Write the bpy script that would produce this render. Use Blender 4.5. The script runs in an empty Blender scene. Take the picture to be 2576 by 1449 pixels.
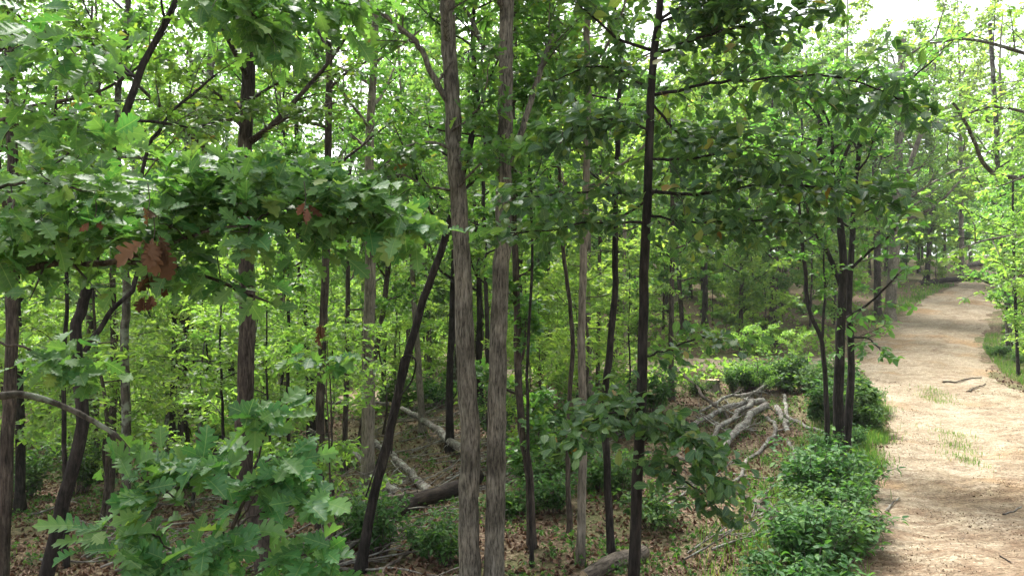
import bpy, math, random
import numpy as np
from mathutils import Matrix

R = np.random.default_rng(11)
random.seed(5)
scene = bpy.context.scene
C = scene.collection

# ------------------------------------------------------------------ camera
CAM_Z = 4.0
F, CX, CY = 1811.0, 1288.0, 724.5           # focal length and centre in photo units (2576 wide)
cam_d = bpy.data.cameras.new('camera')
cam = bpy.data.objects.new('camera', cam_d); C.objects.link(cam)
cam_d.sensor_width = 36.0
cam_d.lens = 36.0 * F / 2576.0
cam_d.clip_start = 0.05; cam_d.clip_end = 2000
cam.location = (0, 0, CAM_Z); cam.rotation_euler = (math.radians(90), 0, 0)
scene.camera = cam

# ------------------------------------------------------------------ sky, sun, exposure
SUN_EL, SUN_AZ = math.radians(58), math.radians(-25)   # azimuth from +Y towards +X
world = bpy.data.worlds.new('World'); scene.world = world
world.use_nodes = True
nt = world.node_tree; nt.nodes.clear()
sky = nt.nodes.new('ShaderNodeTexSky'); sky.sky_type = 'NISHITA'; sky.sun_disc = False
sky.sun_elevation = SUN_EL; sky.sun_rotation = SUN_AZ
sky.air_density = 1.0; sky.dust_density = 4.0; sky.ozone_density = 1.0
hsv = nt.nodes.new('ShaderNodeHueSaturation'); hsv.inputs['Saturation'].default_value = 0.22
bg = nt.nodes.new('ShaderNodeBackground'); bg.inputs['Strength'].default_value = 0.15
wo = nt.nodes.new('ShaderNodeOutputWorld')
nt.links.new(sky.outputs[0], hsv.inputs['Color']); nt.links.new(hsv.outputs[0], bg.inputs[0]); nt.links.new(bg.outputs[0], wo.inputs[0])

sun_d = bpy.data.lights.new('sun', 'SUN'); sun_d.energy = 3.2; sun_d.angle = math.radians(14); sun_d.color = (1.0, 0.975, 0.92)
sun = bpy.data.objects.new('sun', sun_d); C.objects.link(sun)
sun.rotation_euler = (math.radians(90) - SUN_EL, 0, math.pi - SUN_AZ)

vs = scene.view_settings
scene.display_settings.display_device = 'sRGB'
vs.view_transform = 'Standard'; vs.look = 'None'; vs.gamma = 1.0; vs.use_curve_mapping = False
vs.exposure = 1.83
scene.render.engine = 'CYCLES'
cy = scene.cycles
cy.max_bounces = 7; cy.diffuse_bounces = 4; cy.glossy_bounces = 2; cy.transmission_bounces = 5; cy.volume_bounces = 0
cy.transparent_max_bounces = 4; cy.caustics_reflective = False; cy.caustics_refractive = False
cy.use_denoising = True
cy.use_adaptive_sampling = True; cy.adaptive_threshold = 0.02

# ------------------------------------------------------------------ helpers: maths
def norm(v):
    v = np.asarray(v, float)
    return v / np.maximum(np.linalg.norm(v, axis=-1, keepdims=True), 1e-9)
UP = np.array([0, 0, 1.0])
def sst(a, b, x):
    t = np.clip((np.asarray(x, float) - a) / (b - a), 0, 1)
    return t * t * (3 - 2 * t)
_ry = [-20, 8, 17, 28, 36, 47, 60, 80, 110, 200, 500]
_rz = [0, 0, 0.05, 0.45, 1.0, 2.0, 3.8, 6.2, 8.5, 13, 22]
def H(x, y):
    """height of the forest floor"""
    x = np.asarray(x, float); y = np.asarray(y, float)
    hr = np.interp(y, _ry, _rz)
    h = hr * sst(-16, 16, x) * (0.9 + 0.1 * sst(16, 30, x))
    h = h - 2.0 * sst(3, -16, x) * sst(5, 24, y) + 0.05 * np.maximum(y - 45, 0) * sst(5, -20, x)
    h = h - 0.45 * np.exp(-((x + 4) / 5.0) ** 2 - ((y - 19) / 7.0) ** 2)
    h = h + 0.5 * sst(0, 4, (x - road_x(y)) - 3.2) * sst(14, 22, y)
    h = h + 0.06 * np.sin(x * 0.9 + 1.3) * np.cos(y * 0.7) + 0.035 * np.sin(x * 2.3 + y * 1.7) + 0.02 * np.sin(x * 4.7 - y * 3.9)
    return h
def road_x(y):
    return np.interp(y, [-30, 0, 10, 17, 22, 28.8, 36, 47, 60, 75, 100, 200], [-9, 1.3, 7.2, 11.4, 14.1, 16.6, 20.4, 28.0, 39, 53, 78, 180])
def P(X, Y, d):
    return np.array([(X - CX) / F * d, d, CAM_Z - (Y - CY) / F * d])
def hit(X, Y, dmax=160):
    """point where the sight line through a photo position meets the floor"""
    ds = np.arange(3, dmax, 0.1)
    p = np.stack([(X - CX) / F * ds, ds, CAM_Z - (Y - CY) / F * ds], -1)
    g = H(p[:, 0], p[:, 1])
    k = np.nonzero(p[:, 2] <= g)[0]
    i = k[0] if len(k) else len(ds) - 1
    return np.array([p[i, 0], p[i, 1], g[i]])
def smooth(pts, n):
    pts = np.asarray(pts, float); m = len(pts)
    if m < 3:
        t = np.linspace(0, 1, n)[:, None]
        return pts[0] * (1 - t) + pts[-1] * t
    ext = np.vstack([2 * pts[0] - pts[1], pts, 2 * pts[-1] - pts[-2]])
    u = np.linspace(0, m - 1 - 1e-6, n); i = u.astype(int); t = (u - i)[:, None]
    p0, p1, p2, p3 = ext[i], ext[i + 1], ext[i + 2], ext[i + 3]
    return 0.5 * (2 * p1 + (p2 - p0) * t + (2 * p0 - 5 * p1 + 4 * p2 - p3) * t ** 2 + (3 * p1 - p0 - 3 * p2 + p3) * t ** 3)

# ------------------------------------------------------------------ helpers: meshes
class MB:
    """collects vertices and faces, builds one mesh"""
    def __init__(s): s.v = []; s.q = []; s.t = []; s.n = 0; s.uv = []
    def add(s, v, quads=None, tris=None, uv=None, mat=0):
        v = np.asarray(v, float).reshape(-1, 3)
        if quads is not None and len(quads): s.q.append((np.asarray(quads) + s.n, mat))
        if tris is not None and len(tris): s.t.append((np.asarray(tris) + s.n, mat))
        s.v.append(v); s.uv.append(np.zeros((len(v), 2)) if uv is None else uv); s.n += len(v)
    def mesh(s, name, mats, smooth_shade=True, uv=False):
        me = bpy.data.meshes.new(name)
        v = np.vstack(s.v); me.vertices.add(len(v)); me.vertices.foreach_set('co', v.ravel())
        q = np.vstack([a for a, _ in s.q]) if s.q else np.zeros((0, 4), int)
        t = np.vstack([a for a, _ in s.t]) if s.t else np.zeros((0, 3), int)
        mi = np.concatenate([np.full(len(a), m) for a, m in s.q] + [np.full(len(a), m) for a, m in s.t])
        loops = np.concatenate([q.ravel(), t.ravel()]).astype(np.int32)
        me.loops.add(len(loops)); me.loops.foreach_set('vertex_index', loops)
        starts = np.concatenate([np.arange(len(q)) * 4, len(q) * 4 + np.arange(len(t)) * 3]).astype(np.int32)
        me.polygons.add(len(starts)); me.polygons.foreach_set('loop_start', starts)
        me.polygons.foreach_set('material_index', mi.astype(np.int32))
        me.polygons.foreach_set('use_smooth', np.full(len(starts), smooth_shade))
        if uv:
            ul = me.uv_layers.new(name='UVMap'); u = np.vstack(s.uv)
            ul.data.foreach_set('uv', u[loops].astype(np.float32).ravel())
        me.update(calc_edges=True)
        for m in mats: me.materials.append(m)
        return me

def tubes(mb, pts, rad, sides=5, mat=0, rough=0.0, cap=False):
    """a batch of M tubes with K rings each"""
    pts = np.asarray(pts, float); rad = np.asarray(rad, float)
    if pts.ndim == 2: pts = pts[None]; rad = rad[None]
    M, K, _ = pts.shape
    tan = norm(np.gradient(pts, axis=1))
    ref = np.where(np.abs(tan[:, :1, 2:3]) > 0.8, np.array([1.0, 0.1, 0]), UP)
    ref = np.broadcast_to(ref, tan.shape)
    a = norm(np.cross(tan, ref)); b = np.cross(tan, a)
    th = np.arange(sides) / sides * 2 * np.pi + np.pi / 2
    rr = rad[:, :, None] * (1 + (rough * R.normal(size=(M, K, sides)) if rough else 0))
    ring = pts[:, :, None] + rr[..., None] * (np.cos(th)[None, None, :, None] * a[:, :, None] + np.sin(th)[None, None, :, None] * b[:, :, None])
    i = np.arange(K - 1)[:, None] * sides; j = np.arange(sides)[None]; j2 = (j + 1) % sides
    q = np.stack([i + j, i + j2, i + sides + j2, i + sides + j], -1).reshape(-1, 4)
    q = (q[None] + (np.arange(M) * K * sides)[:, None, None]).reshape(-1, 4)
    ln = np.concatenate([np.zeros((M, 1)), np.cumsum(np.linalg.norm(np.diff(pts, axis=1), axis=2), 1)], 1)
    uv = np.stack([np.broadcast_to((np.arange(sides) / sides * 6.283)[None, None] * rad.mean(1)[:, None, None], (M, K, sides)), np.broadcast_to(ln[:, :, None], (M, K, sides))], -1).reshape(-1, 2)
    mb.add(ring.reshape(-1, 3), quads=q, mat=mat, uv=uv)
    if cap:
        for m in range(M):
            for k in (0, K - 1):
                c = pts[m, k]; r = ring[m, k]
                jj = np.arange(sides)
                tr = np.stack([np.full(sides, sides), jj, (jj + 1) % sides], -1)
                mb.add(np.vstack([r, c[None]]), tris=tr if k else tr[:, ::-1], mat=1 if cap == 2 else mat)

def leaf_template(kind, fold=0.12, droop=0.16, wave=0.0):
    """half outline (y, halfwidth); returns verts (along y, width x, normal z), quads"""
    if kind == 'oak3':
        o = [(0, .012), (.13, .03), (.2, .10), (.28, .17), (.29, .07), (.42, .25), (.5, .26), (.47, .10), (.62, .31), (.71, .30), (.68, .13), (.82, .22), (.9, .19), (.9, .09), (1, .05)]
    elif kind == 'oak2':
        o = [(0, .015), (.32, .19), (.33, .08), (.6, .29), (.62, .11), (.9, .2), (1, .03)]
    elif kind == 'oak1':
        o = [(0, .02), (.42, .22), (.45, .10), (.8, .24), (1, .02)]
    elif kind == 'obo3':
        o = [(0, .012), (.1, .02), (.2, .10), (.4, .2), (.6, .265), (.75, .265), (.88, .19), (1, .01)]
    elif kind == 'obo2':
        o = [(0, .012), (.12, .03), (.45, .23), (.75, .26), (1, .02)]
    elif kind == 'ova2':
        o = [(0, .01), (.15, .16), (.4, .26), (.7, .17), (1, .0)]
    else:   # simple diamond
        v = np.array([[0, 0, 0], [-.24, .55, fold], [0, 1, -droop * .6], [.24, .55, fold]])
        return v, None, np.array([[0, 2, 1], [0, 3, 2]])
    o = np.array(o); n = len(o)
    y, w = o[:, 0], o[:, 1]
    ym = np.linspace(0, 1, n)
    wv = wave * np.sin(np.arange(n) * 1.9)
    L = np.stack([-w, y, fold * w / .25 * .25 * 1.2 - droop * y ** 2 + wv], -1)
    Mi = np.stack([0 * y, ym, -droop * ym ** 2], -1)
    Rr = np.stack([w, y, fold * w * 1.2 - droop * y ** 2 - wv], -1)
    v = np.vstack([L, Mi, Rr]); i = np.arange(n - 1)
    q = np.vstack([np.stack([i, i + n, i + n + 1, i + 1], -1), np.stack([i + n, i + 2 * n, i + 2 * n + 1, i + n + 1], -1)])
    return v, q, None

def add_leaves(mb, lv, kind, mat=0, uv=False):
    """lv = base, dir, normal, size arrays; leaves get one of three curls"""
    base, d, n, s = lv
    M = len(base)
    if not M: return
    side = norm(np.cross(d, n)); n = np.cross(side, d)
    pick = R.integers(0, 3, M)
    for c, (fo, dr) in enumerate(((.35, .10), (.1, .22), (.6, .32))):
        k = np.nonzero(pick == c)[0]
        if not len(k): continue
        v, q, t = leaf_template(kind, fo, dr, 0.02)
        vv = base[k, None] + s[k, None, None] * (v[None, :, :1] * side[k, None] + v[None, :, 1:2] * d[k, None] + v[None, :, 2:] * n[k, None])
        off = (np.arange(len(k)) * len(v))[:, None, None]
        mb.add(vv.reshape(-1, 3), quads=None if q is None else (q[None] + off).reshape(-1, 4),
               tris=None if t is None else (t[None] + off).reshape(-1, 3), mat=mat,
               uv=np.tile(v[:, :2], (len(k), 1)) if uv else None)

def cat(lst):
    return tuple(np.concatenate([l[i] for l in lst]) for i in range(4))

# ------------------------------------------------------------------ helpers: scene objects
def tag(o, label=None, category=None, group=None, kind=None):
    if label: o['label'] = label
    if category: o['category'] = category
    if group: o['group'] = group
    if kind: o['kind'] = kind
    return o
def obj(name, data, parent=None, loc=None):
    o = bpy.data.objects.new(name, data); C.objects.link(o)
    if parent is not None: o.parent = parent
    if loc is not None: o.location = loc
    return o
def thing(name, label, category, loc=(0, 0, 0), group=None):
    return tag(obj(name, None, None, loc), label, category, group)
def shift(mb, loc):
    loc = np.asarray(loc, float)
    mb.v = [a - loc for a in mb.v]
    return mb

# ------------------------------------------------------------------ materials
def new_mat(name):
    m = bpy.data.materials.new(name); m.use_nodes = True
    n = m.node_tree; n.nodes.clear()
    return m, n, n.nodes, n.links
def ramp(N, stops, interp='LINEAR'):
    r = N.new('ShaderNodeValToRGB'); r.color_ramp.interpolation = interp
    e = r.color_ramp.elements
    while len(e) < len(stops): e.new(0.5)
    for x, (p, c) in zip(e, stops): x.position = p; x.color = (*c, 1)
    return r
def math_n(N, L, op, a, b=None):
    m = N.new('ShaderNodeMath'); m.operation = op
    for i, v in enumerate((a, b)):
        if v is None: continue
        if isinstance(v, (int, float)): m.inputs[i].default_value = v
        else: L.new(v, m.inputs[i])
    return m.outputs[0]

def leaf_mat(name, stops, trans=0.42, glow=(2.35, 2.4, 1.05), rough=0.42, spec=0.5, vein=False, spots=True):
    m, n, N, L = new_mat(name)
    geo = N.new('ShaderNodeNewGeometry'); oi = N.new('ShaderNodeObjectInfo')
    r = math_n(N, L, 'FRACT', math_n(N, L, 'ADD', geo.outputs['Random Per Island'], oi.outputs['Random']))
    rp = ramp(N, stops); L.new(r, rp.inputs[0]); col = rp.outputs[0]
    tc = N.new('ShaderNodeTexCoord')
    nz = N.new('ShaderNodeTexNoise'); nz.inputs['Scale'].default_value = 0.8; nz.inputs['Detail'].default_value = 2
    L.new(geo.outputs['Position'], nz.inputs['Vector'])
    br = N.new('ShaderNodeHueSaturation')
    L.new(col, br.inputs['Color'])
    L.new(math_n(N, L, 'ADD', math_n(N, L, 'MULTIPLY', nz.outputs[0], 0.6), 0.7), br.inputs['Value'])
    L.new(math_n(N, L, 'ADD', math_n(N, L, 'MULTIPLY', oi.outputs['Random'], 0.03), 0.485), br.inputs['Hue'])
    col = br.outputs[0]
    if vein:
        sx = N.new('ShaderNodeSeparateXYZ'); L.new(tc.outputs['UV'], sx.inputs[0])
        ax = math_n(N, L, 'ABSOLUTE', sx.outputs[0])
        mid = math_n(N, L, 'LESS_THAN', ax, 0.012)
        vv = math_n(N, L, 'SINE', math_n(N, L, 'MULTIPLY', math_n(N, L, 'SUBTRACT', sx.outputs[1], math_n(N, L, 'MULTIPLY', ax, 0.9)), 44.0))
        side = math_n(N, L, 'MULTIPLY', math_n(N, L, 'GREATER_THAN', vv, 0.93), 0.45)
        fac = math_n(N, L, 'MULTIPLY', math_n(N, L, 'MAXIMUM', mid, side), 0.55)
        mx = N.new('ShaderNodeMixRGB'); mx.inputs[2].default_value = (.20, .30, .10, 1)
        L.new(fac, mx.inputs[0]); L.new(col, mx.inputs[1]); col = mx.outputs[0]
    bs = N.new('ShaderNodeBsdfPrincipled'); bs.inputs['Roughness'].default_value = rough
    bs.inputs['Specular IOR Level'].default_value = spec
    L.new(col, bs.inputs['Base Color'])
    tr = N.new('ShaderNodeBsdfTranslucent')
    mt = N.new('ShaderNodeMixRGB'); mt.blend_type = 'MULTIPLY'; mt.inputs[0].default_value = 1; mt.inputs[2].default_value = (*glow, 1)
    mt.use_clamp = True
    L.new(col, mt.inputs[1]); L.new(mt.outputs[0], tr.inputs[0])
    mix = N.new('ShaderNodeMixShader'); mix.inputs[0].default_value = trans
    L.new(bs.outputs[0], mix.inputs[1]); L.new(tr.outputs[0], mix.inputs[2])
    out = N.new('ShaderNodeOutputMaterial'); L.new(mix.outputs[0], out.inputs[0])
    return m

GREENS = [(0, (.045, .105, .03)), (.5, (.07, .15, .035)), (.93, (.10, .19, .04)), (.993, (.15, .21, .04)), (1, (.18, .10, .03))]
M_OAK = leaf_mat('oak_leaf', [(0, (.04, .115, .036)), (.5, (.06, .16, .048)), (.95, (.10, .21, .06)), (1, (.15, .22, .06))], trans=.38, rough=.5, spec=.35, vein=True)
M_OAKF = leaf_mat('oak_leaf_small', GREENS, trans=.42)
M_BROAD = leaf_mat('broad_leaf', [(0, (.026, .07, .028)), (.6, (.045, .11, .036)), (.93, (.08, .15, .04)), (.992, (.17, .21, .05)), (1, (.2, .1, .03))], trans=.36, rough=.45, spec=.45, vein=True)
M_FOR = leaf_mat('forest_leaf', [(0, (.05, .12, .04)), (.5, (.078, .165, .048)), (.95, (.115, .205, .06)), (1, (.18, .19, .06))], trans=.5)
M_LIME = leaf_mat('sunlit_leaf', [(0, (.085, .16, .045)), (.5, (.12, .205, .055)), (1, (.18, .255, .075))], trans=.6)  # brighter leaf copy: sunlit, backlit look put into colour and translucency
M_SHRUB = leaf_mat('shrub_leaf', [(0, (.025, .07, .02)), (.5, (.045, .11, .028)), (.9, (.075, .15, .04)), (1, (.12, .2, .05))], trans=.35, rough=.6, spec=.25)
M_DEAD = leaf_mat('dead_leaf', [(0, (.055, .03, .017)), (.5, (.10, .05, .026)), (1, (.16, .085, .045))], trans=.2, glow=(1.5, 1.1, .7), rough=.7, spec=.2)
M_LITTER = leaf_mat('litter_leaf', [(0, (.06, .036, .025)), (.35, (.115, .067, .043)), (.7, (.17, .105, .068)), (.93, (.24, .175, .125)), (1, (.14, .06, .03))], trans=.08, glow=(1.3, 1.1, .8), rough=.75, spec=.2)
M_GRASS = leaf_mat('grass_blade', [(0, (.05, .12, .025)), (.6, (.085, .17, .035)), (.92, (.13, .2, .045)), (1, (.25, .22, .1))], trans=.35, rough=.6, spec=.2)

def bark_mat(name, dark, mid, pale, scale=9.0, bump=.6, lichen=None, uv=False):
    m, n, N, L = new_mat(name)
    geo = N.new('ShaderNodeNewGeometry'); oi = N.new('ShaderNodeObjectInfo')
    mp = N.new('ShaderNodeMapping'); mp.inputs['Scale'].default_value = (1, .2, 1) if uv else (1, 1, .17)
    tcu = N.new('ShaderNodeTexCoord')
    L.new(tcu.outputs['UV'] if uv else geo.outputs['Position'], mp.inputs['Vector'])
    ad = N.new('ShaderNodeVectorMath'); ad.operation = 'ADD'
    rn = N.new('ShaderNodeCombineXYZ'); L.new(math_n(N, L, 'MULTIPLY', oi.outputs['Random'], 37.0), rn.inputs[0])
    L.new(mp.outputs[0], ad.inputs[0]); L.new(rn.outputs[0], ad.inputs[1])
    a = N.new('ShaderNodeTexNoise'); a.inputs['Scale'].default_value = scale * 4; a.inputs['Detail'].default_value = 6; a.inputs['Roughness'].default_value = .7
    L.new(ad.outputs[0], a.inputs['Vector'])
    v = N.new('ShaderNodeTexNoise'); v.noise_type = 'RIDGED_MULTIFRACTAL'; v.inputs['Scale'].default_value = scale * 1.6; v.inputs['Detail'].default_value = 3
    v.inputs['Distortion'].default_value = .6
    L.new(ad.outputs[0], v.inputs['Vector'])
    crack = math_n(N, L, 'MINIMUM', math_n(N, L, 'MULTIPLY', v.outputs[0], .8), 1.0)
    hgt = math_n(N, L, 'ADD', math_n(N, L, 'MULTIPLY', crack, .35), math_n(N, L, 'MULTIPLY', a.outputs[0], .65))
    rp = ramp(N, [(.25, dark), (.37, mid), (.60, pale)]); L.new(hgt, rp.inputs[0]); col = rp.outputs[0]
    b = N.new('ShaderNodeTexNoise'); b.inputs['Scale'].default_value = 2.2; b.inputs['Detail'].default_value = 4
    L.new(geo.outputs['Position'], b.inputs['Vector'])
    mx = N.new('ShaderNodeMixRGB'); mx.blend_type = 'MULTIPLY'; mx.inputs[0].default_value = .75
    r2 = ramp(N, [(.33, (.35, .33, .3)), (.5, (.9, .9, .9)), (.7, (1.25, 1.2, 1.15))]); L.new(b.outputs[0], r2.inputs[0])
    L.new(col, mx.inputs[1]); L.new(r2.outputs[0], mx.inputs[2]); col = mx.outputs[0]
    if lichen:
        l = N.new('ShaderNodeTexNoise'); l.inputs['Scale'].default_value = 7; l.inputs['Detail'].default_value = 5
        L.new(geo.outputs['Position'], l.inputs['Vector'])
        f = ramp(N, [(.52, (0, 0, 0)), (.62, (.7, .7, .7))]); L.new(l.outputs[0], f.inputs[0])
        m2 = N.new('ShaderNodeMixRGB'); m2.inputs[2].default_value = (*lichen, 1)
        L.new(f.outputs[0], m2.inputs[0]); L.new(col, m2.inputs[1]); col = m2.outputs[0]
    bs = N.new('ShaderNodeBsdfPrincipled'); bs.inputs['Roughness'].default_value = .9; bs.inputs['Specular IOR Level'].default_value = .15
    L.new(col, bs.inputs['Base Color'])
    bp = N.new('ShaderNodeBump'); bp.inputs['Strength'].default_value = bump; bp.inputs['Distance'].default_value = .03
    L.new(hgt, bp.inputs['Height']); L.new(bp.outputs[0], bs.inputs['Normal'])
    out = N.new('ShaderNodeOutputMaterial'); L.new(bs.outputs[0], out.inputs[0])
    return m
B_GREY = bark_mat('grey_oak_bark', (.035, .031, .025), (.155, .138, .11), (.32, .295, .25), 12, .9)
B_BROWN = bark_mat('brown_bark', (.02, .016, .013), (.075, .06, .049), (.19, .158, .13), 10, .8)
B_DARK = bark_mat('dark_bark', (.010, .009, .008), (.03, .025, .022), (.085, .074, .064), 10, .8)
B_MOSS = bark_mat('lichen_bark', (.03, .027, .022), (.09, .08, .065), (.17, .155, .13), 9, .7, lichen=(.22, .25, .19))
B_PALE = bark_mat('pale_bark', (.08, .07, .055), (.2, .175, .14), (.33, .29, .24), 9, .6)
B_DEAD = bark_mat('bleached_wood', (.05, .043, .036), (.20, .18, .158), (.40, .375, .345), 9, 1.0, lichen=(.30, .31, .27), uv=True)
B_ROT = bark_mat('rotten_log', (.012, .009, .008), (.035, .027, .022), (.085, .066, .05), 7, .8, uv=True)
B_LOG = bark_mat('brown_log', (.035, .028, .023), (.15, .125, .10), (.31, .275, .235), 8, .9, uv=True)
def plain(name, c):
    m, n, N, L = new_mat(name)
    nz = N.new('ShaderNodeTexNoise'); nz.inputs['Scale'].default_value = 25
    rp = ramp(N, [(.3, tuple(x * .6 for x in c)), (.7, tuple(x * 1.3 for x in c))]); L.new(nz.outputs[0], rp.inputs[0])
    bs = N.new('ShaderNodeBsdfPrincipled'); bs.inputs['Roughness'].default_value = .85; L.new(rp.outputs[0], bs.inputs['Base Color'])
    out = N.new('ShaderNodeOutputMaterial'); L.new(bs.outputs[0], out.inputs[0]); return m
M_TWIG = plain('twig_bark', (.055, .043, .034))
M_CUT = plain('cut_wood', (.42, .31, .2))
M_PEB = plain('pebble', (.36, .29, .22))

def ground_mat():
    m, n, N, L = new_mat('leaf_litter_floor')
    geo = N.new('ShaderNodeNewGeometry')
    v = N.new('ShaderNodeTexVoronoi'); v.inputs['Scale'].default_value = 15; v.inputs['Randomness'].default_value = 1
    L.new(geo.outputs['Position'], v.inputs['Vector'])
    sp = N.new('ShaderNodeSeparateColor'); L.new(v.outputs['Color'], sp.inputs[0])
    rp = ramp(N, [(0, (.06, .04, .028)), (.4, (.12, .08, .055)), (.75, (.18, .13, .09)), (1, (.25, .195, .14))]); L.new(sp.outputs[0], rp.inputs[0])
    a = N.new('ShaderNodeTexNoise'); a.inputs['Scale'].default_value = .45; a.inputs['Detail'].default_value = 6; a.inputs['Roughness'].default_value = .6
    L.new(geo.outputs['Position'], a.inputs['Vector'])
    r2 = ramp(N, [(.42, (0, 0, 0)), (.6, (.6, .6, .6))]); L.new(a.outputs[0], r2.inputs[0])
    gr = N.new('ShaderNodeMixRGB'); gr.inputs[2].default_value = (.085, .115, .04, 1)
    L.new(r2.outputs[0], gr.inputs[0]); L.new(rp.outputs[0], gr.inputs[1])
    f = N.new('ShaderNodeTexNoise'); f.inputs['Scale'].default_value = 60; f.inputs['Detail'].default_value = 3
    L.new(geo.outputs['Position'], f.inputs['Vector'])
    mx = N.new('ShaderNodeMixRGB'); mx.blend_type = 'MULTIPLY'; mx.inputs[0].default_value = .8
    r3 = ramp(N, [(.3, (.45, .42, .4)), (.65, (1.15, 1.15, 1.1))]); L.new(f.outputs[0], r3.inputs[0])
    L.new(gr.outputs[0], mx.inputs[1]); L.new(r3.outputs[0], mx.inputs[2])
    bs = N.new('ShaderNodeBsdfPrincipled'); bs.inputs['Roughness'].default_value = .95; bs.inputs['Specular IOR Level'].default_value = .1
    L.new(mx.outputs[0], bs.inputs['Base Color'])
    bp = N.new('ShaderNodeBump'); bp.inputs['Strength'].default_value = .9; bp.inputs['Distance'].default_value = .03
    L.new(sp.outputs[1], bp.inputs['Height']); L.new(bp.outputs[0], bs.inputs['Normal'])
    out = N.new('ShaderNodeOutputMaterial'); L.new(bs.outputs[0], out.inputs[0])
    return m

def road_mat():
    m, n, N, L = new_mat('sandy_track')
    geo = N.new('ShaderNodeNewGeometry'); tc = N.new('ShaderNodeTexCoord')
    pos = geo.outputs['Position']
    def noise(scale, det=5, rough=.6, vec=None):
        t = N.new('ShaderNodeTexNoise'); t.inputs['Scale'].default_value = scale; t.inputs['Detail'].default_value = det; t.inputs['Roughness'].default_value = rough
        L.new(vec or pos, t.inputs['Vector']); return t.outputs[0]
    base = ramp(N, [(.3, (.20, .155, .105)), (.5, (.27, .22, .155)), (.7, (.33, .28, .21))]); L.new(noise(.8, 6, .65), base.inputs[0])
    def mixin(col, fac, c, blend='MIX'):
        x = N.new('ShaderNodeMixRGB'); x.blend_type = blend; L.new(fac, x.inputs[0]); L.new(col, x.inputs[1]); x.inputs[2].default_value = (*c, 1); return x.outputs[0]
    col = base.outputs[0]
    # orange clay patches
    r = ramp(N, [(.54, (0, 0, 0)), (.68, (.75, .75, .75))]); L.new(noise(.33, 4), r.inputs[0]); col = mixin(col, r.outputs[0], (.26, .165, .085))
    # brown trampled leaf mould, streaked along the track; uv.x runs across (0..1)
    sx = N.new('ShaderNodeSeparateXYZ'); L.new(tc.outputs['UV'], sx.inputs[0])
    mp = N.new('ShaderNodeMapping'); mp.inputs['Scale'].default_value = (.75, 1.5, 1); L.new(pos, mp.inputs['Vector'])
    w = noise(2.1, 10, .8, mp.outputs[0])
    near = N.new('ShaderNodeMapRange'); sy = N.new('ShaderNodeSeparateXYZ'); L.new(pos, sy.inputs[0])
    L.new(sy.outputs[1], near.inputs[0]); near.inputs[1].default_value = 18; near.inputs[2].default_value = 10; near.inputs[3].default_value = 0; near.inputs[4].default_value = .10
    mid = math_n(N, L, 'ABSOLUTE', math_n(N, L, 'SUBTRACT', sx.outputs[0], .62))
    strip = N.new('ShaderNodeMapRange'); L.new(mid, strip.inputs[0]); strip.inputs[1].default_value = .2; strip.inputs[2].default_value = 0; strip.inputs[3].default_value = 0; strip.inputs[4].default_value = .05
    ww = math_n(N, L, 'ADD', math_n(N, L, 'ADD', w, near.outputs[0]), strip.outputs[0])
    r = ramp(N, [(.53, (0, 0, 0)), (.57, (.45, .45, .45)), (.70, (.9, .9, .9))]); L.new(ww, r.inputs[0]); col = mixin(col, r.outputs[0], (.125, .08, .05))
    gm = noise(9, 6, .75, mp.outputs[0]); r = ramp(N, [(.36, (.62, .6, .58)), (.5, (1, 1, 1)), (.64, (1.22, 1.22, 1.22))]); L.new(gm, r.inputs[0])
    mx = N.new('ShaderNodeMixRGB'); mx.blend_type = 'MULTIPLY'; mx.inputs[0].default_value = .9; L.new(col, mx.inputs[1]); L.new(r.outputs[0], mx.inputs[2]); col = mx.outputs[0]
    # pebbly grain
    v = N.new('ShaderNodeTexVoronoi'); v.inputs['Scale'].default_value = 34; L.new(pos, v.inputs['Vector'])
    sp = N.new('ShaderNodeSeparateColor'); L.new(v.outputs['Color'], sp.inputs[0])
    r = ramp(N, [(0, (.45, .42, .4)), (.25, (.85, .85, .85)), (.85, (1.05, 1.05, 1.05)), (1, (1.6, 1.6, 1.6))]); L.new(sp.outputs[0], r.inputs[0])
    mx = N.new('ShaderNodeMixRGB'); mx.blend_type = 'MULTIPLY'; mx.inputs[0].default_value = .8; L.new(col, mx.inputs[1]); L.new(r.outputs[0], mx.inputs[2]); col = mx.outputs[0]
    fg = noise(70, 3); r = ramp(N, [(.3, (.7, .7, .7)), (.7, (1.15, 1.15, 1.15))]); L.new(fg, r.inputs[0])
    mx = N.new('ShaderNodeMixRGB'); mx.blend_type = 'MULTIPLY'; mx.inputs[0].default_value = .8; L.new(col, mx.inputs[1]); L.new(r.outputs[0], mx.inputs[2]); col = mx.outputs[0]
    bs = N.new('ShaderNodeBsdfPrincipled'); bs.inputs['Roughness'].default_value = .95; bs.inputs['Specular IOR Level'].default_value = .1
    L.new(col, bs.inputs['Base Color'])
    bp = N.new('ShaderNodeBump'); bp.inputs['Strength'].default_value = .6; bp.inputs['Distance'].default_value = .03
    hh = math_n(N, L, 'ADD', math_n(N, L, 'MULTIPLY', sp.outputs[1], .3), w); L.new(hh, bp.inputs['Height']); L.new(bp.outputs[0], bs.inputs['Normal'])
    out = N.new('ShaderNodeOutputMaterial'); L.new(bs.outputs[0], out.inputs[0])
    return m

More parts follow.
